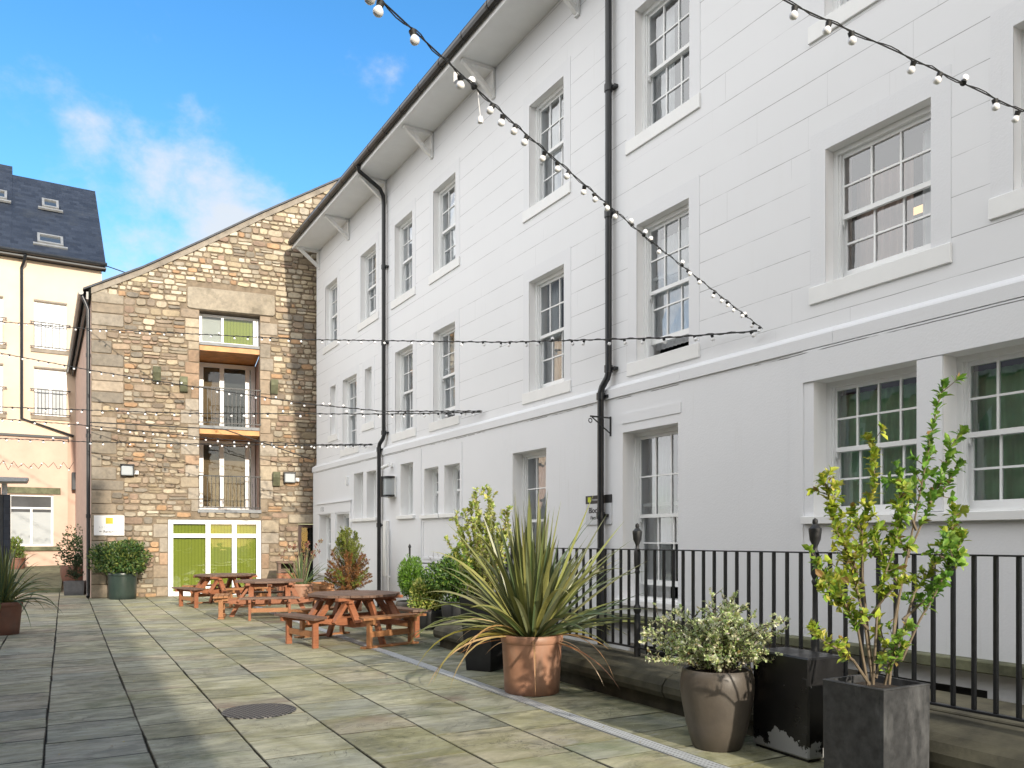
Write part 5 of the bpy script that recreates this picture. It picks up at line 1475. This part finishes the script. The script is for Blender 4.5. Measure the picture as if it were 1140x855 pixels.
# bronze conifer in a trough by the dated doorway
x, y = at_px(388, 679)
P = empty('potted_plant', (x, y, 0, math.radians(-60)), 'bronze and green upright conifer in a terracotta trough by the white wall', 'potted plant')
square_pot(P, .46, .85, .95, 'terracotta', .32, .36)
r_ = random.Random(12); st_ = []
for i in range(170):
    a = r_.uniform(0, 6.28); k = r_.random(); w_ = .46 * (1 - k) ** .7 + .10
    st_.append(([(0, 0, .40 + k * .85), (w_ * .6 * math.cos(a), w_ * .6 * math.sin(a), .46 + k * 1.05), (w_ * math.cos(a), w_ * math.sin(a), .54 + k * 1.3)], .15, .9, 't' if k > .62 else ('b' if r_.random() < .8 else 't')))
twig_shrub(P, st_, 27, .05, .014, {'t': [(.22, .27, .04), (.28, .33, .05), (.16, .2, .035)], 'b': [(.24, .10, .03), (.30, .14, .045), (.19, .09, .03)]}, .030, 8, rad=.005)
# flowering plant by the dark door
x, y = at_px(336, 672)
P = empty('potted_plant', (x, y, 0), 'tall tuft with faded red flower heads by the dark brown door', 'potted plant')
round_pot(P, 'cyl', .5, .24, .28, 'terracotta')
sword_plant(P, .45, 46, (.6, 1.1), 29, [(.10, .17, .09), (.13, .2, .08), (.2, .22, .07)], 4, (.1, 1.0), .035, 1.1)
r_ = random.Random(13); ms = MB(); mf = MB()
for i in range(26):
    a = r_.uniform(0, 6.28); rr = r_.uniform(.15, .62); q = Vector((rr * math.cos(a), rr * math.sin(a), r_.uniform(1.15, 1.62)))
    ms.tube([(0, 0, .45), (q.x * .4, q.y * .4, .95), q], [.005, .004, .003], 4)
    for _ in range(16): leaf(mf, q + rdir(r_) * .03, (rdir(r_) + Vector((0, 0, .4))).normalized(), Vector((0, 0, 1)), .055, .03, vcol(r_.choice([(.34, .10, .09), (.42, .26, .16), (.36, .34, .16), (.25, .09, .07)]), r_))
ms.build('stem', M['bark'], P); mf.build('flower_head', M['leaf'], P, fix=False)
# low planter boxes between the tables and the white wall
x, y = at_px(357, 668)
P = empty('planter_box', (x, y, 0, math.radians(-60)), 'long low orange wooden trough against the white wall', 'planter')
m = MB()
for z in (.0, .155, .31): m.box(-.55, .55, -.20, -.17, z, z + .145, .004); m.box(-.55, .55, .17, .20, z, z + .145, .004); m.box(-.55, -.52, -.169, .169, z, z + .145); m.box(.52, .55, -.169, .169, z, z + .145)
m.build('boards', M['raw_wood'], P)
m = MB(); m.box(-.518, .518, -.168, .168, .3, .40); m.build('soil', M['soil'], P)

# ------------------------------------------------------------------ black steel cabinet
cb = empty('black_cabinet', Matrix.Translation((2.12, 5.78, 0)) @ Matrix.Rotation(math.radians(26), 4, 'Z'), 'black metal cabinet with flaking paint between the vase pot and square planter', 'cabinet')
m = MB(); m.box(0, .36, 0, .57, .02, .75, .012); m.build('body', M['cabinet'], cb)
m = MB(); m.box(.02, .34, .02, .55, 0, .019); m.build('foot', M['black_iron'], cb)
m = MB(); m.box(-.004, .02, .015, .06, .50, .60, .002); m.box(-.004, .02, .015, .06, .12, .2, .002); m.build('hinge', M['cabinet'], cb)

# ------------------------------------------------------------------ festoon lights
bulb_me = None
def festoon(name_label, pts, spacing, bulb_d, sag=.0, twist=.012, skip=0., seed=1, up_frac=.2, cable_r=.006, bulbs=True):
    """a cable through the given points with hanging lamps"""
    global bulb_me
    r = random.Random(seed); T = empty('festoon_lights', tuple(Vector(pts[0])), name_label, 'string lights')
    o = Vector(pts[0]); P_ = [Vector(p) - o for p in pts]
    L = [(P_[i + 1] - P_[i]).length for i in range(len(P_) - 1)]; tot = sum(L)
    def at(k):
        t_ = k * tot
        for i, l in enumerate(L):
            if t_ <= l or i == len(L) - 1:
                f = min(1, t_ / l); p = P_[i].lerp(P_[i + 1], f); return p + Vector((0, 0, -sag * 4 * k * (1 - k)))
            t_ -= l
    n = max(30, int(tot / .12)); m = MB()
    m.tube([at(i / n) for i in range(n + 1)], cable_r, 5)
    if twist:                                              # the flex wound around its carrying wire
        q = [];
        for i in range(n * 2 + 1):
            k = i / (n * 2); a = k * tot / .35 * 2 * math.pi + .7 * math.sin(k * 40)
            q.append(at(k) + Vector((math.cos(a) * twist * .4, math.cos(a) * twist * .4, math.sin(a) * twist)))
        m.tube(q, cable_r * .75, 5)
    m.build('cable', M['cable'], T)
    if not bulbs: return T
    if bulb_me is None:
        b = MB(); b.lathe([(0.001, 0), (.5, -.10), (.42, -.6), (.40, -.72), (0.001, -.73)], n=10)
        hold = b.build('lamp_holder', M['cable'], None, smooth=True)
        b = MB(); b.lathe([(.30, -.70), (.40, -.85), (.58, -1.15), (.62, -1.38), (.52, -1.65), (.28, -1.83), (.001, -1.88)], n=12)
        bulb = b.build('bulb', M['bulb_white'], None, smooth=True)
        bulb_me = (hold, bulb); COL.objects.unlink(hold); COL.objects.unlink(bulb)
    nb_ = min(int(tot / spacing), 98)
    for i in range(nb_):
        if r.random() < skip: continue
        k = (i + .5 + r.uniform(-.25, .25)) / nb_; p = at(k)
        h = bulb_me[1].copy(); COL.objects.link(h); h.parent = T; h.location = p + Vector((0, 0, -.004))
        ax = r.uniform(-.55, .55) if r.random() > up_frac else math.pi + r.uniform(-.6, .6)
        h.rotation_euler = (ax, r.uniform(-.5, .5), 0); s = bulb_d / 1.24; h.scale = (s, s, s)
        q = bulb_me[0].copy(); COL.objects.link(q); q.parent = h
    return T
def hang_extra(T, p, q):
    o = T.location
    m = MB(); a = Vector(p) - o; m.tube([a, a + Vector((.004, 0, -.06)), a + Vector((.012, 0, -.13))], .002, 5); m.build('loose_flex', M['white_trim'], T)
    m = MB(); m.lathe([(.001, 0), (.012, -.006), (.017, -.022), (.013, -.036), (.001, -.042)], tuple(a + Vector((.012, 0, -.13))), 10); m.build('bulb', M['bulb_white'], T, smooth=True)
    m = MB(); a = Vector(q) - o; m.box(a.x, a.x + .022, a.y, a.y + .002, a.z - .055, a.z); m.build('paper_tag', M['sign_white'], T)
def fw(s, z, y=-.08): return FAC @ Vector((s, y, z))
def wp(px, py, Y): return Vector(((px - 570) / 900. * Y, Y, EYE + (601 - py) / 900. * Y))
near = festoon('large bulb string light crossing from the upper sky down to the white facade', [wp(385, -60, 2.55), wp(424, 0, 3.0), wp(575, 140, 4.6), wp(720, 265, 6.6), fw(17.62, 3.97)], .20, .041, 0, .013, .06, 2, .25, .0038)
hang_extra(near, wp(532, 100, 4.05), wp(505, 80, 3.8))
festoon('string light crossing the top right corner close to the viewpoint', [wp(800, -40, 3.7), wp(880, 4, 3.95), wp(1000, 58, 4.25), wp(1140, 125, 4.65), fw(21.6, 5.0)], .20, .043, 0, .013, .05, 3, .2, .0038)
festoon('longest horizontal string light level with the first floor windows', [fw(17.60, 3.95, -.10), wp(740, 376, 10.35), wp(560, 381, 13.7), wp(340, 378, 18.5), wp(100, 366, 22), wp(0, 358, 23), wp(-60, 352, 24)], .42, .052, 0, .012, .05, 4, .12, .009)
festoon('string light sloping down from the upper left to the facade middle', [fw(10.92, 3.97), wp(428, 458, 17.6), wp(345, 450, 18.6), wp(200, 428, 20.5), wp(100, 412, 21), wp(0, 393, 21.6), wp(-60, 380, 22)], .40, .052, 0, .012, .05, 5, .12, .009)
festoon('level string light just under the middle balcony', [fw(10.90, 3.95), wp(428, 461, 17.4), wp(200, 460, 19.5), wp(0, 453, 20.5), wp(-60, 450, 21)], .40, .055, 0, .012, .05, 6, .12, .009)
festoon('string light sagging over the lowest balcony doors', [fw(5.24, 3.94), wp(345, 495, 21.2), wp(245, 489, 21.6), wp(170, 481, 21.7), wp(100, 474, 21.8), wp(0, 466, 22.4), wp(-60, 462, 23)], .36, .058, 0, .012, .04, 7, .12, .009)
festoon('lowest level string light above the lower balcony rail', [fw(5.22, 3.92), wp(345, 496, 21.0), wp(210, 494, 21.5), wp(100, 492, 21.6), wp(0, 488, 22.2), wp(-60, 485, 22.6)], .36, .055, 0, .012, .04, 8, .12, .009)
T = festoon('bare black overhead cable crossing the stone gable', [fw(.6, 3.95, -.2), wp(250, 478, 22.3), wp(100, 470, 21.8)], .4, .05, 0, 0, 0, 9, 0, .016, False)
r_ = random.Random(3); zig = []
for i in range(23):
    pxx = -30 + i * 5.6; zig.append(wp(pxx, 518 + (4 if i % 2 else -4) + r_.uniform(-2, 2), 23.4 if pxx > 86 else 26))
festoon('looped string light pinned across the pink wall', zig[:21], .5, .05, 0, .0, .2, 10, .1, .008)

# ------------------------------------------------------------------ fallen leaves and litter on the flags
m = MB(); r_ = random.Random(77)
for i in range(170):
    e, d = r_.uniform(-3.5, 4.8), r_.uniform(3.5, 22)
    p = pv(e, d, .010)
    leaf(m, p, Vector((r_.uniform(-1, 1), r_.uniform(-1, 1), .05)), Vector((0, 0, 1)), r_.uniform(.02, .055), r_.uniform(.012, .03), vcol(r_.choice([(.30, .27, .2), (.22, .15, .07), (.35, .30, .12), (.25, .24, .2)]), r_), .1)
tag(m.build('fallen_leaves', M['leaf'], fix=False), 'scattered small dry leaves lying on the flagstones', 'leaves', kind='stuff')
bpy.context.view_layer.update()
